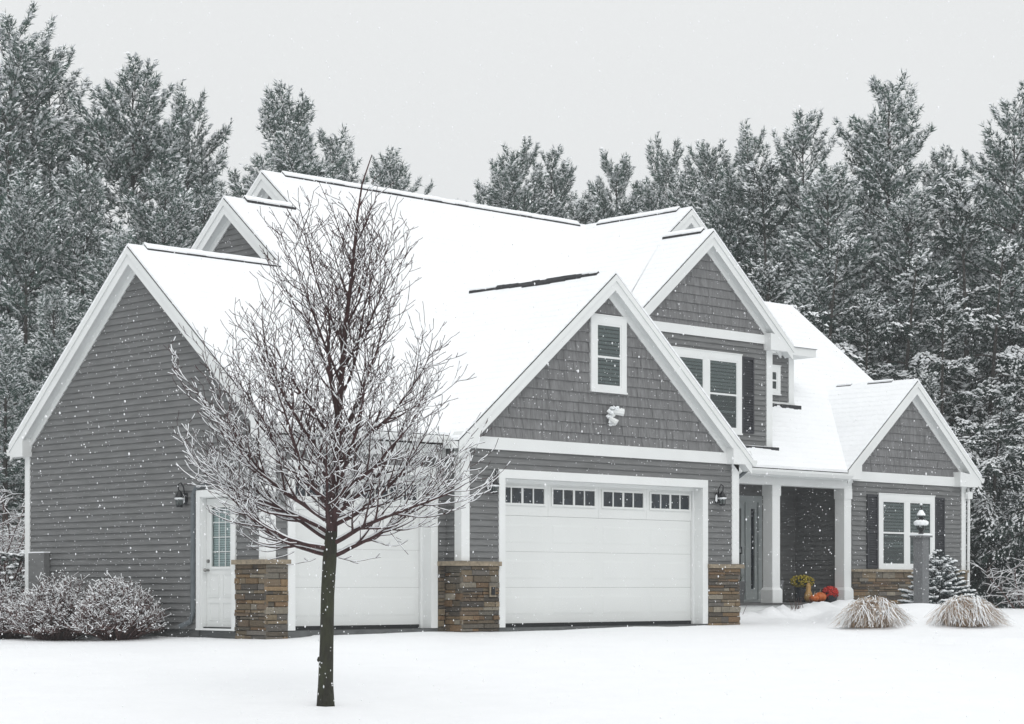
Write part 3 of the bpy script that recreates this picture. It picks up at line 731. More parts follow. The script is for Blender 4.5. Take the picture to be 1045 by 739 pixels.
# ================================================================== YOUNG BARE TREE
def bare_tree():
    base = Vector((TREE.x, TREE.y, gz(TREE.x, TREE.y)-.05))
    root = empty('bare_tree', base, label='young leafless tree with snow lined branches standing in front of the garage', cat='tree')
    k = 22/2168.
    right = Vector((FY, -FX, 0)); fwd = Vector((FX, FY, 0)); up = Vector((0, 0, 1))
    def at(px, py, dep=0): return base*1.0+right*((px-332)*k)+up*((720-py)*k)+fwd*dep
    tr = MB(); br = MB(); sn = MB(); tips = []
    lead = [at(332, 725), at(332, 690), at(333, 650), at(334, 600), at(336, 565), at(338, 535), at(340, 500, .02), at(343, 460, .03), at(345, 420, .02), at(349, 370, .0), at(352, 330, -.03), at(357, 290, -.02), at(361, 250, 0), at(364, 215, .02), at(369, 180, .03), at(379, 150, .04)]
    lr = [.105, .080, .073, .071, .074, .062, .05, .042, .036, .03, .025, .02, .016, .012, .009, .005]
    tr.tube(lead[:6], lr[:6], 14); br.tube(lead[4:], [r*.985 for r in lr[4:]], 8)
    def snow_on(pts, rads, amt):
        run = []
        def flush(run):
            if len(run) > 1: sn.tube([q for q, _ in run], [r for _, r in run], 5)
        for i in range(len(pts)-1):
            a, b = pts[i], pts[i+1]; t = (b-a).normalized(); hz = math.hypot(t.x, t.y)
            if hz > .30 and random.random() < amt*min(1, hz*1.35):
                for q, r in ((a, rads[i]), (b, rads[i+1])):
                    sr = r*.55+.0033*random.uniform(.5, 1.3); off = r*.66+.0032
                    it = (q+up*off, sr)
                    if not run or (run[-1][0]-it[0]).length > 1e-6: run.append(it)
            else: flush(run); run = []
        flush(run)
    def grow(p, d, L, r, lvl, upb):
        n = max(3, int(L/.072)) if lvl < 2 else max(2, int(L/.055))
        pts = [p]; rads = [r]; st = L/n; dd = d.normalized(); kids = []
        for i in range(n):
            t = (i+1)/n
            j = Vector((random.gauss(0, 1), random.gauss(0, 1), random.gauss(0, 1)))*(.055 if lvl < 2 else .09)
            dd = (dd+j+up*upb*(.35+t)).normalized()
            p = p+dd*st; pts.append(p); rr = max(.0032, r*(1-.80*t)); rads.append(rr)
            kids.append((p, dd.copy(), rr, t))
        br.tube(pts, rads, 6 if lvl == 0 else (5 if lvl == 1 else 3), cap=False)
        hz_ = pts[-1].z-base.z; zf = 1 if hz_ < 2.6 else max(.22, 1-.5*(hz_-2.6))
        snow_on(pts, rads, (.97 if lvl < 2 else .86)*zf)
        if lvl >= 3 or L < .10: return
        side = random.choice((-1, 1))
        for (q, dq, rq, t) in kids:
            if t < (.12 if lvl else .18) : continue
            if random.random() > (.98 if lvl == 0 else .60 if lvl == 1 else .36): continue
            side = -side
            ax = dq.cross(up); ax = ax.normalized() if ax.length > .05 else Vector((1, 0, 0))
            perp = Matrix.Rotation(random.uniform(-.9, .9), 3, dq) @ ax
            nd = (dq*math.cos(rad(42))+perp*side*math.sin(rad(42))).normalized()
            l2 = L*(.62-.28*t)*random.uniform(.45, 1.3) if lvl < 2 else random.uniform(.04, .13)
            if lvl == 1: l2 = min(l2, .36)
            grow(q, nd, max(.05, l2), max(.003, rq*.62), lvl+1, .11 if lvl < 1 else .12)
    # scaffold limbs: height on the leader (pixel row), azimuth (deg, 0 = right, 90 = away), steepness, length
    limbs = [(562, 8, 24, 1.95), (560, 172, 18, 1.85), (553, 196, 14, 1.85), (548, -24, 15, 2.05), (545, 150, 26, 2.05), (540, 88, 30, 1.4), (538, 172, 32, 2.05), (535, 262, 30, 1.5), (530, 2, 30, 1.95), (528, 195, 38, 1.95), (524, 60, 34, 1.6), (516, 225, 36, 1.8), (520, 20, 38, 1.8), (512, 170, 45, 1.9),
             (505, -35, 42, 1.6), (498, 300, 40, 1.4), (490, 130, 45, 1.7), (480, 215, 50, 1.75), (470, 0, 48, 1.7), (460, 60, 50, 1.4), (450, 178, 56, 1.85), (440, -15, 54, 1.7), (425, 250, 55, 1.3), (410, 155, 60, 1.55), (400, 25, 58, 1.5),
             (385, 200, 62, 1.45), (372, -30, 60, 1.2), (360, 110, 60, 1.1), (345, 185, 66, 1.25), (330, 10, 62, 1.05), (315, 280, 64, .9), (300, 165, 66, .95), (285, 30, 62, .8), (265, 200, 66, .7), (245, -10, 62, .55), (225, 150, 64, .42), (205, 20, 60, .3)]
    pys = [725, 690, 650, 600, 565, 535, 500, 460, 420, 370, 330, 290, 250, 215, 180, 150]
    for py, az, el, L in limbs:
        for i in range(len(pys)-1):
            if pys[i] >= py >= pys[i+1]:
                t = (pys[i]-py)/(pys[i]-pys[i+1]); q = lead[i].lerp(lead[i+1], t); rq = lr[i]*(1-t)+lr[i+1]*t
        a = rad(az+random.uniform(-8, 8)); e = rad(el)
        d = (right*math.cos(a)+fwd*math.sin(a))*math.cos(e)+up*math.sin(e)
        grow(q, d, L*random.uniform(.84, .98)*(.84 if el < 35 else 1 if py > 400 else 1.1), max(.010, min(.028, rq*.55)), 0, .026 if el < 35 else .040)
    # a few thin shoots from the leader
    for i in range(46):
        j = random.randint(6, 13); q = lead[j].lerp(lead[j-1], random.random()); a = random.uniform(0, 6.28); e = rad(random.uniform(35, 65))
        grow(q, (right*math.cos(a)+fwd*math.sin(a))*math.cos(e)+up*math.sin(e), random.uniform(.25, .8)*(1 if j < 12 else .5), .0065, 1, .08)
    # little drooping shoots below the crown
    for px, py, dx, dz, L in ((322, 563, -1, -.35, .32), (345, 562, 1, -.25, .45), (398, 536, .7, -.7, .3), (300, 556, -.4, -.3, .25)):
        grow(at(px, py), right*dx+up*dz, L, .005, 2, .04)
    # trunk knots
    for z, a in ((.55, 2.2), (1.05, 3.6), (1.25, 1.0)):
        c = base+up*z+Vector((math.cos(a), math.sin(a), 0))*.07; tr.blob(c, .02, .02, .03, .2, 1)
    for q in range(26):
        z = random.uniform(.1, 1.6); a = random.uniform(2.2, 4.8); rr = .074 if z > .3 else .085
        sn.blob(base+up*z+Vector((math.cos(a), math.sin(a), 0))*rr, .006, .006, random.uniform(.005, .016), .4)
    tr.build('trunk', M['trunkbark'], root, smooth=True)
    b = br.build('branches', M['bark'], root, smooth=True)
    sn.build('branch_snow', M['fsnow'], root, smooth=True, label='thin line of snow along the upper side of the branches')
bare_tree()

# ================================================================== PINES
def blades(P0, D, nb, ln, wd, rng, spread=.75, sag=0.):
    """nb thin triangles per tuft"""
    n = len(P0); P_ = np.repeat(P0, nb, 0); D_ = np.repeat(D, nb, 0)
    dirs = D_*.7+rng.normal(0, spread*.6, (n*nb, 3)); dirs[:, 2] -= sag
    dirs /= np.linalg.norm(dirs, axis=1)[:, None]+1e-9
    L = ln*rng.uniform(.6, 1.2, (n*nb, 1)); side = np.cross(dirs, rng.normal(0, 1, (n*nb, 3))); side /= np.linalg.norm(side, axis=1)[:, None]+1e-9
    a = P_-side*wd*.5; b = P_+side*wd*.5; c = P_+dirs*L
    V = np.stack((a, b, c), 1).reshape(-1, 3); F = np.arange(len(V)).reshape(-1, 3); return V, F
def flakes_on(P0, D, nb, size, rng, lift=.035, e0=.35, e1=.8):
    """uneven flattened pads of snow resting on each tuft, each a low four sided pyramid"""
    n = len(P0); P_ = np.repeat(P0, nb, 0)+np.repeat(D, nb, 0)*rng.uniform(-.05, .16, (n*nb, 1)); P_[:, 2] += lift*rng.uniform(.3, 1.3, n*nb)
    P_[:, :2] += rng.normal(0, .03, (n*nb, 2))
    s = size*rng.uniform(.45, 1.25, (n*nb, 1)); a = rng.uniform(0, 6.28, (n*nb, 1)); el = rng.uniform(e0, e1, (n*nb, 1))
    # stretch along the branchlet
    h = np.repeat(D, nb, 0).copy(); droop = np.clip(h[:, 2:3], -.6, .5); h[:, 2] = 0; h /= np.linalg.norm(h, axis=1)[:, None]+1e-6
    h = h+np.concatenate((rng.normal(0, .35, (n*nb, 2)), droop+rng.normal(-.10, .25, (n*nb, 1))), 1); h /= np.linalg.norm(h, axis=1)[:, None]+1e-6
    sd = np.stack((-h[:, 1], h[:, 0], rng.normal(0, .3, n*nb)), 1)
    top = P_.copy(); top[:, 2] += s[:, 0]*.42
    q = [P_+h*s, P_+sd*s*el, P_-h*s*.8, P_-sd*s*el]
    V = np.stack([top]+q, 1).reshape(-1, 3); b = np.arange(n*nb)[:, None]*5
    F = np.concatenate([b+np.array([0, 1, 2]), b+np.array([0, 2, 3]), b+np.array([0, 3, 4]), b+np.array([0, 4, 1])]); return V, F
def pine(name, seed, H, spread, low, top_pow, dense, nmat_, snow, label, cat, group, droop=.0, nb=7, ln=.24, wd=.036, forks=0, gap=1.0, cl=.6, el_=(.25, .5)):
    rng = np.random.default_rng(seed); R = random.Random(seed)
    root = empty(name); tag(root, label, cat, group)
    wood = MB(); lean = (R.uniform(-.25, .25), R.uniform(-.25, .25))
    tp = lambda z: Vector((lean[0]*(z/H)**2*2, lean[1]*(z/H)**2*2, z))
    wood.tube([tp(H*i/10) for i in range(11)], [max(.02, .016*H*(1-i/10.3)) for i in range(11)], 7)
    TP = []; TD = []
    z = low*H
    lumps = [(R.uniform(low, 1)*H, R.uniform(0, 6.28), R.uniform(.55, 1.45)) for _ in range(12)]
    def fan(p0, d, L, t, n, r0, dr):
        """one bough: a curved stem carrying a flat spray of side shoots"""
        p = p0.copy(); pts = [p.copy()]; st = L/n
        for i in range(n):
            s_ = (i+1)/n
            bend = -.30*dr*(1 if s_ < .75 else -.2)/n*3+(.10*(1-dr) if s_ > .55 else -.05)
            d = (d+Vector((R.gauss(0, .06), R.gauss(0, .06), R.gauss(0, .03)+bend))).normalized()
            p = p+d*st; pts.append(p.copy())
            if s_ > .2:
                for sg in (-1, 1):
                    if R.random() < .08: continue
                    sl = min(1.3, (.46*L*(1.12-s_)+.22))*R.uniform(.6, 1.1)
                    ang = rad(R.uniform(32, 62))*sg
                    dh = Vector((d.x*math.cos(ang)-d.y*math.sin(ang), d.x*math.sin(ang)+d.y*math.cos(ang), d.z+R.gauss(.04, .07)-dr*.35)).normalized()
                    m = max(2, int(sl/(.13/dense)))
                    for j in range(m):
                        f = (j+1)/m; pp = p+dh*(sl*f)+Vector((R.gauss(0, .025), R.gauss(0, .025), R.gauss(0, .02)))
                        pp.z -= dr*.45*f*f*sl
                        TP.append(pp[:]); TD.append((dh.x, dh.y, dh.z+(.25 if t > .55 else -.3*dr)))
        TP.append(p[:]); TD.append(d[:]); wood.tube(pts, [max(.008, r0*(1-i/(n+1))+.006) for i in range(n+1)], 4, cap=False)
    while z < H*.99:
        t = (z-low*H)/(H*(1-low)); prof = (1-t)**top_pow*min(1, .6+1.8*t)
        nbr = 5 if t < .85 else 4; a0 = R.uniform(0, 6.28)
        for q in range(nbr):
            if R.random() < .10: continue
            az = a0+q*6.28/nbr+R.uniform(-.4, .4); L = spread*prof*R.uniform(.55, 1.15)+.25
            for lz, la, lk in lumps:
                if abs(lz-z) < 1.0 and math.cos(az-la) > .35: L *= lk
            el = (.95*t**2.0+.12)-droop*(1-t)*.5; n = max(3, int(L/.21))
            fan(tp(z+R.uniform(-.15, .15)), Vector((math.cos(az)*math.cos(el), math.sin(az)*math.cos(el), math.sin(el))), L, t, n, .022*(L/3), droop if t < .8 else .1)
        z += gap*R.uniform(.42, .78)*(1.0 if t < .8 else .62)
    # a second, lower leader on some trees
    if forks:
        for f in range(forks):
            a = R.uniform(0, 6.28); zz = H*R.uniform(.76, .86); b = tp(zz); e = b+Vector((math.cos(a)*.9, math.sin(a)*.9, H*R.uniform(.03, .08)))
            fan(b, (e-b).normalized(), (e-b).length*1.2, .95, 7, .03, 0)
            for k in range(5): fan(b.lerp(e, .3+.16*k), Vector((math.cos(a+k*2.4)*.6, math.sin(a+k*2.4)*.6, .75)).normalized(), R.uniform(.4, .9), .95, 3, .01, 0)
    # candles at the tip
    for i in range(10):
        q = tp(H)+Vector((R.gauss(0, .14), R.gauss(0, .14), R.uniform(-.5, .15))); TP.append(q[:]); TD.append((R.gauss(0, .15), R.gauss(0, .15), 1))
    TP = np.array(TP); TD = np.array(TD)
    wood.build('trunk', M['pinebark'], root)
    V, F = blades(TP, TD, nb, ln, wd, rng, sag=.1+droop*.3); npmesh('crown', nmat_, V, F, root)
    x, y, z_ = TP[:, 0], TP[:, 1], TP[:, 2]
    clump = np.sin(x*1.9+seed)*np.sin(y*2.1+1)*np.sin(z_*2.6+2)+.5*np.sin(x*4.3)*np.sin(y*4.9+seed)*np.sin(z_*5.7)
    keep = rng.random(len(TP)) < (snow[0]+clump*cl)*(1 if droop < .5 else .18+.82*np.clip((z_-1.5)/5, 0, 1))
    V, F = flakes_on(TP[keep], TD[keep], snow[1], snow[2], rng, e0=el_[0], e1=el_[1]); npmesh('snow_load', M['fsnow'], V, F, root)
    return root
def copy_thing(o, loc, rz, sc_, label=None, group=None):
    c = o.copy(); COL.objects.link(c); c.location = loc; c.rotation_euler = (0, 0, rz); c.scale = (sc_[0], sc_[0], sc_[1])
    if label: c['label'] = label
    if group: c['group'] = group
    for ch in list(o.children):
        d = ch.copy(); COL.objects.link(d); d.parent = c
    return c
GRP = 'snow laden pines of the wood behind the house'
LB = 'tall snow dusted pine in the wood behind the house'
P_A = pine('pine_tree', 11, 16, 3.6, .10, .42, 1.0, M['needle'], (.80, 3, .125), LB, 'pine tree', GRP, forks=2)
P_B = pine('pine_tree', 12, 16, 3.2, .10, .34, 1.0, M['needle'], (.80, 3, .125), LB, 'pine tree', GRP, forks=3)
P_C = pine('pine_tree', 13, 16, 4.3, .06, .50, .95, M['needle'], (.80, 3, .13), LB, 'pine tree', GRP, droop=.15, forks=1)
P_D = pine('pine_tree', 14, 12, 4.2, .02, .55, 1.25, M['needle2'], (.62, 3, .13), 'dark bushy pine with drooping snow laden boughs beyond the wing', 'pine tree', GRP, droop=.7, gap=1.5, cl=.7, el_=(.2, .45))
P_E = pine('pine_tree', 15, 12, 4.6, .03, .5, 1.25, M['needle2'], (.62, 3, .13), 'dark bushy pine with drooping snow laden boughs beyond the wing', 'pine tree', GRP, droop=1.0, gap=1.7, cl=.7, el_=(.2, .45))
used = {}
def plant(proto, s, d, top, wide=1.0, label=None):
    """s metres right, d metres ahead; top = height of tip above eye level"""
    H = {id(P_A): 16.9, id(P_B): 16.9, id(P_C): 16.9, id(P_D): 12.5, id(P_E): 12.5}[id(proto)]
    p = rel(s, d); z0 = gz(p.x, p.y)-.1; hgt = top+CZ-z0; k = hgt/H
    args = ((p.x, p.y, z0), random.uniform(0, 6.28), (wide*k**.8, k))
    if id(proto) not in used:
        used[id(proto)] = 1; proto.location = args[0]; proto.rotation_euler = (0, 0, args[1]); proto.scale = (args[2][0], args[2][0], args[2][1])
        if label: proto['label'] = label
        return proto
    return copy_thing(proto, *args, label=label)
def px(x, d): return (x-522.5)/2168*d
def th(y, d): return (600-y)/2168*d
L_SK = {0: 'tallest pine on the left, its rounded crown touching the left edge', 1: 'broad pine just right of the tallest one on the left edge', 2: 'rounded bushy pine crown standing above the left garage gable',
        3: 'thin topped pine between the bushy crown and the house ridge', 4: 'open crowned pine rising behind the highest left gable', 5: 'pine crown directly behind the top of the bare young tree',
        6: 'small lone pine crown at the left end of the sky gap above the ridge', 7: 'tiny pine tip just showing over the main ridge in the sky gap', 8: 'pine at the right end of the sky gap above the ridge',
        9: 'double topped pine above the middle of the main ridge', 10: 'slender pine above the dip between the two ridges', 11: 'spire topped pine left of the front gable peak', 12: 'pine rising over the peak of the upper front gable',
        13: 'ragged topped pine half way between the gable peak and the tallest right pine', 14: 'tallest pine on the right with forked candle tips', 15: 'shorter pine right of the tallest right pine', 16: 'tall pine at the right edge of the picture',
        17: 'dense pine left of the tallest right pine'}
sky = [(P_A, 8, 66, 10, .85, 0), (P_C, 56, 68, 46, .8, 1), (P_B, 135, 66, 66, .95, 2), (P_A, 193, 70, 96, .62, 3), (P_C, 288, 66, 84, .58, 4), (P_A, 338, 76, 132, .6, 5), (P_B, 398, 84, 152, .55, 6), (P_B, 472, 90, 205, -.1, 7),
       (P_B, 524, 74, 146, .62, 8), (P_C, 568, 76, 150, .52, 9), (P_B, 632, 76, 156, .55, 10), (P_A, 684, 72, 146, .5, 11), (P_B, 728, 68, 143, .6, 12), (P_A, 765, 66, 134, .55, 17), (P_C, 824, 64, 112, .62, 13), (P_A, 905, 62, 78, .72, 14), (P_C, 965, 64, 150, .6, 15), (P_A, 1034, 60, 95, .75, 16)]
for pr, x, d, y, w_, i in sky: plant(pr, px(x, d), d, th(y, d), .45+.62*w_, L_SK[i])
# second tier: lower crowns that close the wood between the tall ones
tier = [(-35, 64, 150), (25, 60, 175), (80, 62, 160), (120, 57, 235), (165, 62, 170), (215, 64, 185), (248, 68, 178), (310, 72, 160), (60, 54, 290), (5, 52, 330), (355, 82, 215), (-30, 56, 300),
        (560, 78, 205), (600, 80, 196), (655, 78, 185), (700, 74, 180), (745, 66, 190), (790, 62, 165), (850, 60, 165), (875, 68, 135), (930, 60, 190), (990, 58, 185), (1050, 62, 180), (1085, 58, 160)]
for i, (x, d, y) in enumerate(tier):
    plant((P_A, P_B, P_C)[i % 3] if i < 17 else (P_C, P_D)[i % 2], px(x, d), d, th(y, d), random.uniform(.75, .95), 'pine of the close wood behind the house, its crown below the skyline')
far_ = [(x, 92, y) for x, y in ((-20, 200), (60, 230), (140, 240), (220, 230), (300, 240), (560, 250), (620, 260), (690, 250), (750, 240), (810, 250), (865, 235), (920, 250), (975, 240), (1030, 250))]
for i, (x, d, y) in enumerate(far_): plant((P_C, P_A)[i % 2], px(x, d), d, th(y, d), 1.35, 'pine of the close wood behind the house, its crown below the skyline')
for i, (x, d, y) in enumerate([(868, 74, 185), (905, 70, 200), (842, 76, 175), (1000, 66, 210), (20, 74, 150)]): plant((P_A, P_C)[i % 2], px(x, d), d, th(y, d), 1.2, 'pine of the close wood behind the house, its crown below the skyline')
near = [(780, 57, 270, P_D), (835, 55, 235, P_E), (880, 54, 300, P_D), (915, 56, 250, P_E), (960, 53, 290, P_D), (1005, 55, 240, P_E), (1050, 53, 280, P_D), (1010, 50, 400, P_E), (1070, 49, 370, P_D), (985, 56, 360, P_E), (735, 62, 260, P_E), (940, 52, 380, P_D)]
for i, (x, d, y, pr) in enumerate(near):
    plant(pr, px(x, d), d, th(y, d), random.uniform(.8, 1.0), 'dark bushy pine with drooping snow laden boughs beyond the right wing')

# ================================================================== SHRUBS
def twig_shrub(loc, rx, ry, h, n, label, cat='shrub', snowy=1.0, tilt=0, name='shrub', group=None):
    root = empty(name, loc); tag(root, label, cat, group); c = Vector(loc)
    tw = MB(); sn = MB()
    for i in range(n):
        a = random.uniform(0, 6.28); r = math.sqrt(random.random()); e = random.uniform(.25, 1)
        top = c+Vector((math.cos(a)*rx*r, math.sin(a)*ry*r, h*(1-.55*r*r)*e*random.uniform(.9, 1.08)))
        b = c+Vector((math.cos(a)*rx*r*.25, math.sin(a)*ry*r*.25, 0)); m = b.lerp(top, .55)+Vector((random.gauss(0, .04), random.gauss(0, .04), .04))
        tw.tube([b, m, top], [.008, .006, .003], 3, cap=False)
        for j in range(9):
            q = m.lerp(top, random.random()**.7); e_ = q+Vector((random.gauss(0, .065), random.gauss(0, .065), random.uniform(.0, .12)))
            tw.tube([q, e_], [.004, .002], 3, cap=False); f = snowy*(.35+.65*(q.z-c.z)/h)
            if random.random() < .75*f: sn.tube([q.lerp(e_, .15)+Vector((0, 0, .005)), e_+Vector((0, 0, .006))], [.004, .006], 3)
            if random.random() < .45*f:
                k = random.uniform(.006, .016); sn.blob(e_, k*random.uniform(.8, 1.7), k*random.uniform(.8, 1.7), k*.8, .35)
    tw.build('twigs', M['twig'], root); sn.build('snow_load', M['fsnow'], root)
def onwall(y, dx, z=-.2): return (-3.62-dx, y, gz(-3.62-dx, y)-.03)
twig_shrub(onwall(3.2, .75), .66, .85, 1.06, 620, 'rounded twiggy shrub heaped with snow, nearest to the side door', group=None)
twig_shrub(onwall(4.8, .85), .75, .95, 1.14, 700, 'twiggy snow covered shrub in the middle of the row along the side wall')
twig_shrub(onwall(6.3, 1.0), .7, .9, .92, 650, 'low spreading twiggy shrub in front of the grey utility box')
twig_shrub(onwall(7.6, 1.6), .7, .9, .80, 500, 'low snowy shrub at the left edge of the picture, farthest from the side door')
def leafy(loc, r, h, n, label, name='evergreen_shrub'):
    root = empty(name, loc); tag(root, label, 'evergreen shrub'); c = Vector(loc); lf = MB(); sn = MB(); tw = MB()
    for i in range(n):
        a = random.uniform(0, 6.28); u = random.uniform(.1, 1); rr = r*math.sqrt(max(0, 1-(u-.25)**2*1.5))*random.uniform(.7, 1.05)
        q = c+Vector((math.cos(a)*rr, math.sin(a)*rr, h*u))
        if i % 5 == 0: tw.tube([c+Vector((0, 0, h*u*.4)), q], [.01, .004], 3, cap=False)
        for j in range(8):
            b = random.uniform(0, 6.28); d = Vector((math.cos(b), math.sin(b), random.uniform(-.5, .3)))*.11; s_ = d.cross(Vector((0, 0, 1))).normalized()*.022
            lf.face([q, q+d*.5+s_, q+d, q+d*.5-s_])
        if random.random() < .8: sn.blob(q+Vector((0, 0, .02)), random.uniform(.03, .07), random.uniform(.03, .07), .025, .35)
    tw.build('stems', M['twig'], root); lf.build('foliage', M['leafdark'], root); sn.build('snow_load', M['fsnow'], root)
p = rel(px(8, 42), 42); leafy((p.x, p.y, -.2), .95, 1.55, 620, 'dark broadleaf evergreen heaped with snow at the back corner of the house')
# snow lined bare thicket at the left edge and by the right edge
def thicket(loc, r, h, n, label):
    root = empty('thicket_shrub', loc); tag(root, label, 'shrub'); c = Vector(loc); tw = MB(); sn = MB()
    for i in range(n):
        a = random.uniform(0, 6.28); p = c+Vector((math.cos(a), math.sin(a), 0))*r*.4*random.random(); d = Vector((math.cos(a)*.4, math.sin(a)*.4, 1)).normalized()
        pts = [p]; L = h*random.uniform(.6, 1.15); m = 9
        for j in range(m):
            d = (d+Vector((random.gauss(0, .14)+math.cos(a)*.06, random.gauss(0, .14)+math.sin(a)*.06, -.03))).normalized(); p = p+d*(L/m); pts.append(p)
            if j > 1:
                for q in range(3):
                    e = Vector((random.gauss(0, 1), random.gauss(0, 1), random.gauss(.25, .4))).normalized(); l = random.uniform(.25, .7); mid = p+e*l*.5+Vector((0, 0, .03)); en = p+e*l+Vector((0, 0, -.03))
                    tw.tube([p, mid, en], [.008, .006, .003], 3, cap=False)
                    if random.random() < .75: sn.tube([x+Vector((0, 0, .009)) for x in (p, mid, en)], [.007, .009, .004], 4)
                    for w_ in range(2):
                        e2 = mid+Vector((random.gauss(0, .12), random.gauss(0, .12), random.gauss(.03, .08))); tw.tube([mid, e2], [.004, .002], 3, cap=False); sn.tube([mid+Vector((0, 0, .006)), e2+Vector((0, 0, .006))], .005, 3)
        tw.tube(pts, [.02*(1-j/(m+1))+.004 for j in range(m+1)], 5, cap=False)
    tw.build('twigs', M['twig'], root); sn.build('snow_load', M['fsnow'], root)
p = rel(px(-8, 46), 46); thicket((p.x, p.y, -.2), 1.2, 3.4, 46, 'bare thicket with snow lined arching twigs left of the back corner')
p = rel(px(38, 50), 50); thicket((p.x, p.y, -.2), 1.2, 3.0, 34, 'bare snow lined thicket hidden behind the back corner of the house')
p = rel(px(1044, 47), 47); thicket((p.x, p.y, .0), .3, 1.1, 7, 'pale snow lined bare shrub against the dark pines at the right edge')

# ornamental grasses
def grass_clump(s, d, r, h, lean, n, label):
    p = rel(s, d); z0 = gz(p.x, p.y)-.05; root = empty('grass_clump', (p.x, p.y, z0)); tag(root, label, 'ornamental grass', 'dry grass clumps beside the lamp post')
    g_ = MB(); sn = MB(); right = Vector((FY, -FX, 0)); fw = Vector((FX, FY, 0)); c = Vector((p.x, p.y, z0)); up_ = Vector((0, 0, 1)); hh = h
    for i in range(n):
        a = random.uniform(0, 6.28); dh = right*math.cos(a)+fw*math.sin(a)+right*lean*random.uniform(.4, 1.3)+Vector((random.gauss(0, .35), random.gauss(0, .35), 0)); dh.normalize()
        b = c+(right*math.cos(a)+fw*math.sin(a))*r*math.sqrt(random.random()); L = r*random.uniform(.5, 2.2)*(1+.5*max(0, dh.dot(right))*lean); pts = []
        ri = (b-c).length/r; hh = h*random.uniform(.62, 1.1)*(1-.35*ri*ri); cv = random.uniform(.8, 1.35); dz = random.uniform(.45, 1.15)
        for j in range(8):
            t = j/7; zz = hh*(math.sin(min(1, t/.5)*math.pi/2) if t < .5 else 1-dz*((t-.5)/.5)**cv)
            side_ = dh.cross(up_)*(.05*math.sin(t*5+a*3))
            pts.append(b+dh*L*(t**1.8)*.55+side_+Vector((random.gauss(0, .010), random.gauss(0, .010), max(.0, zz)+.02+random.gauss(0, .008))))
        w_ = random.uniform(.003, .0065)
        target = g_
        if random.random() < .30: target = sn; pts = [q+Vector((0, 0, .010)) for q in pts[3:]]; w_ = random.uniform(.005, .010)
        target.tube(pts, [w_*(1-.12*j) for j in range(len(pts))], 3, cap=False)
    for i in range(60):
        a = random.uniform(0, 6.28); q = c+(right*math.cos(a)+fw*math.sin(a))*r*random.uniform(.0, 1.1)+right*lean*r*.2; t = (q-c).length/r/1.5
        sn.blob(q+Vector((0, 0, h*.97*math.cos(t*1.3))), random.uniform(.02, .06), random.uniform(.02, .06), .02, .4)
    g_.build('blades', M['grass'], root); sn.build('snow_load', M['fsnow'], root)
grass_clump(px(890, 37.4), 37.4, .36, .52, .15, 1500, 'dry tan grass clump left of the lamp post, bowed under snow')
grass_clump(px(985, 37.1), 37.1, .36, .52, .55, 1500, 'dry tan grass clump right of the lamp post, combed to the right by snow')

# young blue spruce behind the lamp post
def spruce(s, d, h, r):
    p = rel(s, d); z0 = gz(p.x, p.y)-.05; root = empty('spruce_tree', (p.x, p.y, z0)); tag(root, 'small blue spruce loaded with snow pads behind the lamp post', 'spruce tree')
    c = Vector((p.x, p.y, z0)); tr = MB(); nd = MB(); sn = MB(); tr.tube([c, c+Vector((0, 0, h*.97))], [.035, .008], 6); z = .12
    while z < h:
        t = z/h; n = max(3, int(9*(1-t))+3); a0 = random.uniform(0, 6)
        for k in range(n):
            a = a0+k*6.283/n+random.uniform(-.2, .2); L = r*(1-t)**.85*random.uniform(.75, 1.1)+.04; m = max(2, int(L/.05)); q = c+Vector((0, 0, z)); el = .15+.5*t; d_ = Vector((math.cos(a)*math.cos(el), math.sin(a)*math.cos(el), math.sin(el)))
            for j in range(m):
                q = q+d_*(L/m)
                for _ in range(9):
                    e = (d_*.6+Vector((random.gauss(0, .6), random.gauss(0, .6), random.gauss(0, .5)))).normalized()*.07; s_ = e.cross(Vector((random.random(), .3, .5))).normalized()*.010
                    nd.face([q+s_, q-s_, q+e])
                if j > 0 and random.random() < .7: k2 = random.uniform(.025, .045); sn.blob(q+Vector((0, 0, .025)), k2*1.3, k2*1.3, k2*.6, .25, 1)
                if j > 1:
                    for sg in (-1, 1):
                        e = Vector((d_.x*.6-sg*d_.y*.8, d_.y*.6+sg*d_.x*.8, .1)).normalized()
                        for x_ in (.05, .1):
                            w_ = q+e*x_
                            for _ in range(6):
                                f = (e*.6+Vector((random.gauss(0, .6), random.gauss(0, .6), random.gauss(0, .5)))).normalized()*.05; s_ = f.cross(Vector((.2, random.random(), .5))).normalized()*.007; nd.face([w_+s_, w_-s_, w_+f])
                            if random.random() < .42: k2 = random.uniform(.018, .036); sn.blob(w_+Vector((0, 0, .025)), k2*1.3, k2*1.2, k2*.6, .25, 1)
            tr.tube([c+Vector((0, 0, z)), q], [.01, .004], 4, cap=False)
        z += .085
    tr.build('trunk', M['pinebark'], root); nd.build('crown', M['spruce'], root); sn.build('snow_load', M['fsnow'], root, smooth=True)
spruce(px(957, 42.3), 42.3, 1.25, .78)
spruce_b = None

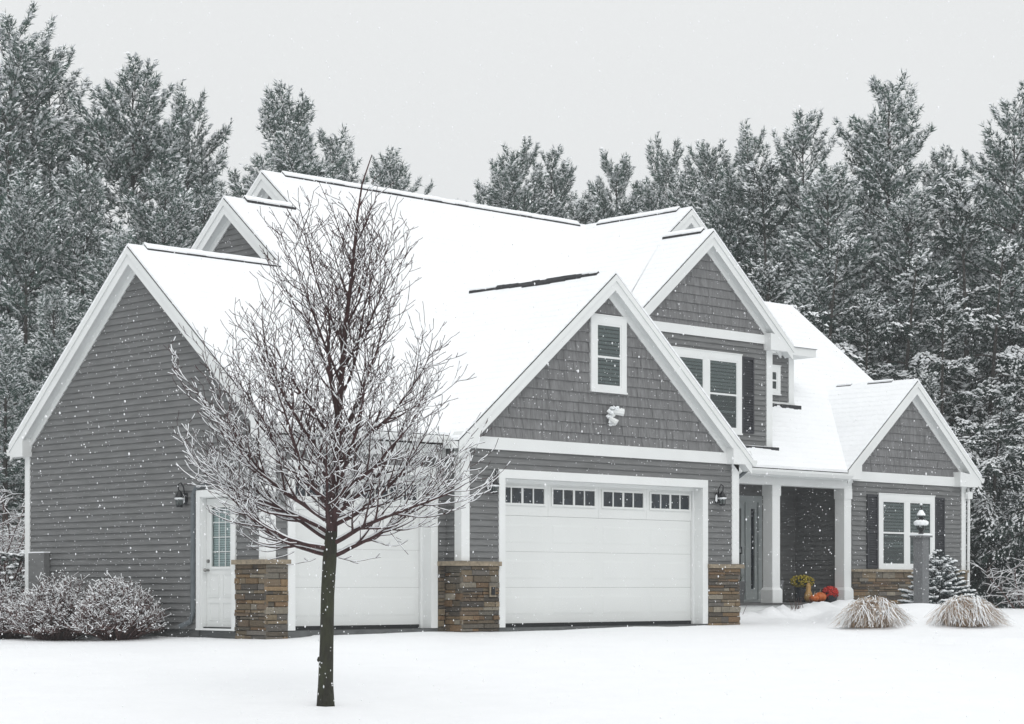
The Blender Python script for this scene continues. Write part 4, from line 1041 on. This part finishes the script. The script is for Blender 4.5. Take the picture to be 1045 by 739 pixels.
# ================================================================== LAMP POST
def lamp_post():
    p = rel(px(940, 41), 41.0); z0 = gz(p.x, p.y)-.1; zt = 1.62; root = empty('lamp_post', (p.x, p.y, z0)); tag(root, 'square grey granite lamp post topped by a black lantern with snow on its roofs', 'lamp post')
    w = .106
    def bx(mb, h, a, b): mb.box(p.x-h, p.x+h, p.y-h, p.y+h, a, b)
    k = MB(); n = 8
    for i in range(n):
        a, b = z0+(zt-z0)*i/n, z0+(zt-z0)*(i+1)/n
        r = lambda z: [(p.x+sx*(w+.004*noise.noise(Vector((z*3, sx, sy)))), p.y+sy*(w+.004*noise.noise(Vector((z*3, sx, sy+7)))), z) for sx, sy in ((-1, -1), (1, -1), (1, 1), (-1, 1))]
        k.prism(r(a), r(b))
    k.build('post', M['granite'], root)
    k = MB(); bx(k, w+.05, zt, zt+.035); cap = k.build('post_cap', M['granite'], root)
    k = MB(); bx(k, w+.045, zt+.0355, zt+.062); k.build('cap_snow', M['fsnow'], cap)
    k = MB(); c = (p.x, p.y, zt+.06)
    k.lathe(c, [(.06, 0), (.05, .02), (.035, .05), (.07, .10), (.075, .12)], 8); k.lathe(c, [(.13, .245), (.10, .27), (.05, .32), (.045, .34)], 8); k.lathe(c, [(.075, .355), (.03, .44), (.02, .50), (.012, .56)], 8)
    for q in range(6):
        a = q*math.pi/3; k.tube([(p.x+.075*math.cos(a), p.y+.075*math.sin(a), c[2]+.11), (p.x+.12*math.cos(a), p.y+.12*math.sin(a), c[2]+.25)], .007, 4)
    lan = k.build('lantern', M['black'], root)
    k = MB(); k.lathe(c, [(.065, .12), (.105, .245)], 8); k.build('lantern_glass', M['glass'], lan)
    k = MB(); k.lathe(c, [(.115, .17), (.148, .195), (.15, .235), (.11, .265), (.05, .30)], 10); k.mark(); k.lathe(c, [(.085, .362), (.085, .385), (.03, .47)], 10); k.mark(); k.lathe(c, [(.02, .56), (.028, .575), (.018, .60)], 8); k.build_each('lantern_snow', M['fsnow'], lan)
lamp_post()

# ================================================================== PORCH DECOR
def pumpkin(x, y, r, m, label, name='pumpkin', cat='pumpkin', sq=.78):
    root = empty(name, (x, y, .345)); tag(root, label, cat); k = MB(); pr = [(r*math.sin(t)+.001, r*sq*(1-math.cos(t))) for t in [math.pi*i/10 for i in range(11)]]
    k.lathe((x, y, .347), pr, 32, .14, 10); k.build('rind', m, root, smooth=True); s_ = MB(); s_.tube([(x, y, .345+2*r*sq-.02), (x+.01, y, .345+2*r*sq+.03), (x+.03, y, .345+2*r*sq+.06)], [.018, .012, .014], 6); s_.build('stem', M['cap'], root)
pumpkin(12.20, 2.30, .135, M['orange'], 'orange pumpkin on the porch floor left of the red flowers')
pumpkin(11.98, 2.28, .10, M['orange'], 'smaller orange pumpkin on the porch in front of the gourd')
def gourd(x, y):
    root = empty('gourd', (x, y, .345)); tag(root, 'upright tan gourd standing behind the orange pumpkin', 'gourd'); k = MB(); k.lathe((x, y, .346), [(.04, 0), (.08, .04), (.095, .10), (.08, .18), (.05, .25), (.055, .31), (.042, .37), (.02, .40)], 16); k.build('rind', M['tan'], root, smooth=True)
    s_ = MB(); s_.tube([(x, y, .745), (x+.02, y, .79)], .012, 5); s_.build('stem', M['cap'], root)
gourd(12.10, 2.52)
def mum(x, y, r, zc, m, label, pot, ph, n, flat=.8):
    root = empty('potted_mum', (x, y, .345)); tag(root, label, 'potted flowers'); k = MB(); k.lathe((x, y, .346), [(.10, 0), (.13, .03), (.15, ph), (.16, ph+.01), (.16, ph+.03)], 14); k.build('pot', pot, root)
    f = MB(); g_ = MB()
    for i in range(n):
        v = Vector((random.gauss(0, 1), random.gauss(0, 1), random.gauss(.3, 1))).normalized(); q = Vector((x, y, zc))+Vector((v.x*r, v.y*r, v.z*r*flat))*random.uniform(.85, 1.03)
        f.blob(q, .022, .022, .018, .4)
        q2 = Vector((x, y, zc))+Vector((v.x*r, v.y*r, v.z*r*flat))*random.uniform(.4, .9); d = Vector((random.gauss(0, 1), random.gauss(0, 1), random.gauss(0, 1))).normalized()*.05; s_ = d.cross(Vector((0, .3, 1))).normalized()*.02
        g_.face([q2, q2+d*.5+s_, q2+d, q2+d*.5-s_])
    g_.build('leaves', M['green'], root); f.build('blossoms', m, root)
mum(12.52, 2.27, .165, .53, M['red'], 'round pot of bright red flowers beside the right porch column', M['pot'], .12, 420, .85)
mum(12.30, 2.85, .25, .78, M['yellow'], 'dark pot of yellow and green flowers behind the gourd and pumpkins', M['pot'], .28, 240, .5)
def planter(x, y, w, h, label):
    root = empty('planter', (x, y, .345)); tag(root, label, 'planter'); k = MB(); a = [(x+sx*w*.42, y+sy*w*.42, .346) for sx, sy in ((-1, -1), (1, -1), (1, 1), (-1, 1))]; b = [(x+sx*w*.5, y+sy*w*.5, .346+h) for sx, sy in ((-1, -1), (1, -1), (1, 1), (-1, 1))]; k.prism(a, b); k.build('box', M['greypot'], root)
    k = MB(); k.box(x-w*.53, x+w*.53, y-w*.53, y+w*.53, .346+h, .38+h); k.build('rim', M['greypot'], root)
    k = MB()
    for i in range(90):
        a = random.uniform(0, 6.28); e = Vector((x+math.cos(a)*.14*random.random(), y+math.sin(a)*.14*random.random(), .38+h)); k.tube([e, e+Vector((random.gauss(0, .05), random.gauss(0, .05), random.uniform(.04, .16)))], [.004, .002], 3, cap=False)
    k.build('plant', M['green'], root)
planter(10.98, 2.55, .30, .42, 'square grey planter beside the middle porch column')
planter(10.35, 3.0, .26, .40, 'square grey planter next to the front door, behind the middle column')
# dry stems poking through the snow in the porch bed
def stems(x, y, n, label):
    z = gz(x, y); root = MB()
    for i in range(n):
        a = random.uniform(0, 6.28); r = random.random()*.18; b = Vector((x+math.cos(a)*r, y+math.sin(a)*r, z-.04)); e = b+Vector((random.gauss(0, .07), random.gauss(0, .05), random.uniform(.12, .28))); root.tube([b, b.lerp(e, .6)+Vector((.01, 0, .02)), e], [.006, .005, .003], 3, cap=False)
    o = root.build('dry_stems', M['twig']); tag(o, label, 'dead plant')
stems(8.35, 1.35, 26, 'dry dark stems poking through the snow below the front door'); stems(10.3, 1.4, 16, 'dry tan stems in the snow below the middle porch column')
stems(7.75, 1.2, 14, 'few dry stems in the snow beside the right stone pier')

# ================================================================== FALLING SNOW
rng = np.random.default_rng(3); N = 36000
d = 7.0+(48-7.0)*rng.random(N)**.62; s = (rng.random(N)-.5)*2*d*.262; z = CZ+d*(-.075+.37*rng.random(N))
keep = z > -.4; d, s, z = d[keep], s[keep], z[keep]; N = len(d)
r = rng.uniform(.0020, .0050, N)
V0 = np.array([(1, 0, 0), (-1, 0, 0), (0, 1, 0), (0, -1, 0), (0, 0, 1.3), (0, 0, -1.3)], float)
F0_ = np.array([(0, 2, 4), (2, 1, 4), (1, 3, 4), (3, 0, 4), (2, 0, 5), (1, 2, 5), (3, 1, 5), (0, 3, 5)])
cen = np.stack((CX+d*FX+s*FY, CY+d*FY-s*FX, z), 1)
V = (cen[:, None, :]+V0[None]*r[:, None, None]*rng.uniform(.7, 1.3, (N, 6, 1))).reshape(-1, 3)
F = (F0_[None]+np.arange(N)[:, None, None]*6).reshape(-1, 3)
tag(npmesh('falling_snow', M['snow'], V, F), 'small white snowflakes falling through the air all over the scene', 'falling snow', kind='stuff')

# ================================================================== HAZE
HAZE = .0007
if HAZE:
    k = MB(); m, nt, p_ = nmat('snowy_air'); nt.nodes.remove(p_); v = nt.nodes.new('ShaderNodeVolumePrincipled')
    v.inputs['Color'].default_value = (.92, .95, .96, 1); v.inputs['Density'].default_value = HAZE; v.inputs['Anisotropy'].default_value = .2
    nt.links.new(v.outputs[0], nt.nodes['Material Output'].inputs['Volume'])
    cc = rel(0, 45); R_ = 480
    k.box(cc.x-R_, cc.x+R_, cc.y-R_, cc.y+R_, -2.2, 24); o = k.build('haze', m); tag(o, 'pale grey snowy air between the camera and the wood', 'haze', kind='stuff')

# ================================================================== LIGHT
w = bpy.data.worlds.new('World'); sc.world = w; w.use_nodes = True; nt = w.node_tree; N_, L_ = nt.nodes, nt.links
bg = N_['Background']; sk = N_.new('ShaderNodeTexSky'); sk.sky_type = 'NISHITA'; sk.sun_disc = False
EL, AZ = 42, 210      # soft brightness comes from high up, front left
sk.sun_elevation = rad(EL); sk.sun_rotation = rad(AZ); sk.dust_density = 6; sk.air_density = 1
# overcast: colour washed out, cloud layer three times brighter at the zenith than at the horizon
hs = N_.new('ShaderNodeHueSaturation'); hs.inputs['Saturation'].default_value = .12; L_.new(sk.outputs[0], hs.inputs['Color'])
tc = N_.new('ShaderNodeTexCoord'); sp = N_.new('ShaderNodeSeparateXYZ'); L_.new(tc.outputs['Generated'], sp.inputs[0])
rp = N_.new('ShaderNodeValToRGB'); L_.new(sp.outputs['Z'], rp.inputs[0]); e = rp.color_ramp.elements
e[0].position = 0; e[0].color = (8.2, 8.4, 8.5, 1); e[1].position = 1; e[1].color = (13.2, 13.5, 13.7, 1)
e2 = e.new(.30); e2.color = (8.9, 9.05, 9.1, 1)
cn = N_.new('ShaderNodeTexNoise'); cn.inputs['Scale'].default_value = 1.6; cn.inputs['Detail'].default_value = 3; L_.new(tc.outputs['Generated'], cn.inputs['Vector'])
cr = N_.new('ShaderNodeMapRange'); cr.inputs['To Min'].default_value = .94; cr.inputs['To Max'].default_value = 1.06; L_.new(cn.outputs['Fac'], cr.inputs[0])
vm = N_.new('ShaderNodeVectorMath'); vm.operation = 'SCALE'; L_.new(rp.outputs[0], vm.inputs[0]); L_.new(cr.outputs[0], vm.inputs['Scale'])
mx = N_.new('ShaderNodeMix'); mx.data_type = 'RGBA'; mx.inputs['Factor'].default_value = .88; L_.new(hs.outputs[0], mx.inputs['A']); L_.new(vm.outputs[0], mx.inputs['B'])
L_.new(mx.outputs['Result'], bg.inputs['Color']); bg.inputs['Strength'].default_value = .10
sun = bpy.data.lights.new('sun', 'SUN'); sun.energy = .55; sun.angle = rad(28); sun.color = (1, .985, .96)
so = bpy.data.objects.new('sun', sun); COL.objects.link(so)
# sun direction: world azimuth of the sky's sun (clockwise from +Y)
dv = Vector((math.sin(rad(AZ))*math.cos(rad(EL)), math.cos(rad(AZ))*math.cos(rad(EL)), math.sin(rad(EL))))
so.rotation_euler = dv.to_track_quat('Z', 'Y').to_euler()
vs = sc.view_settings; vs.view_transform = 'Standard'; vs.look = 'None'; vs.exposure = 0.0; vs.gamma = 1
sc.render.engine = 'CYCLES'; sc.cycles.volume_bounces = 1; sc.cycles.transparent_max_bounces = 16
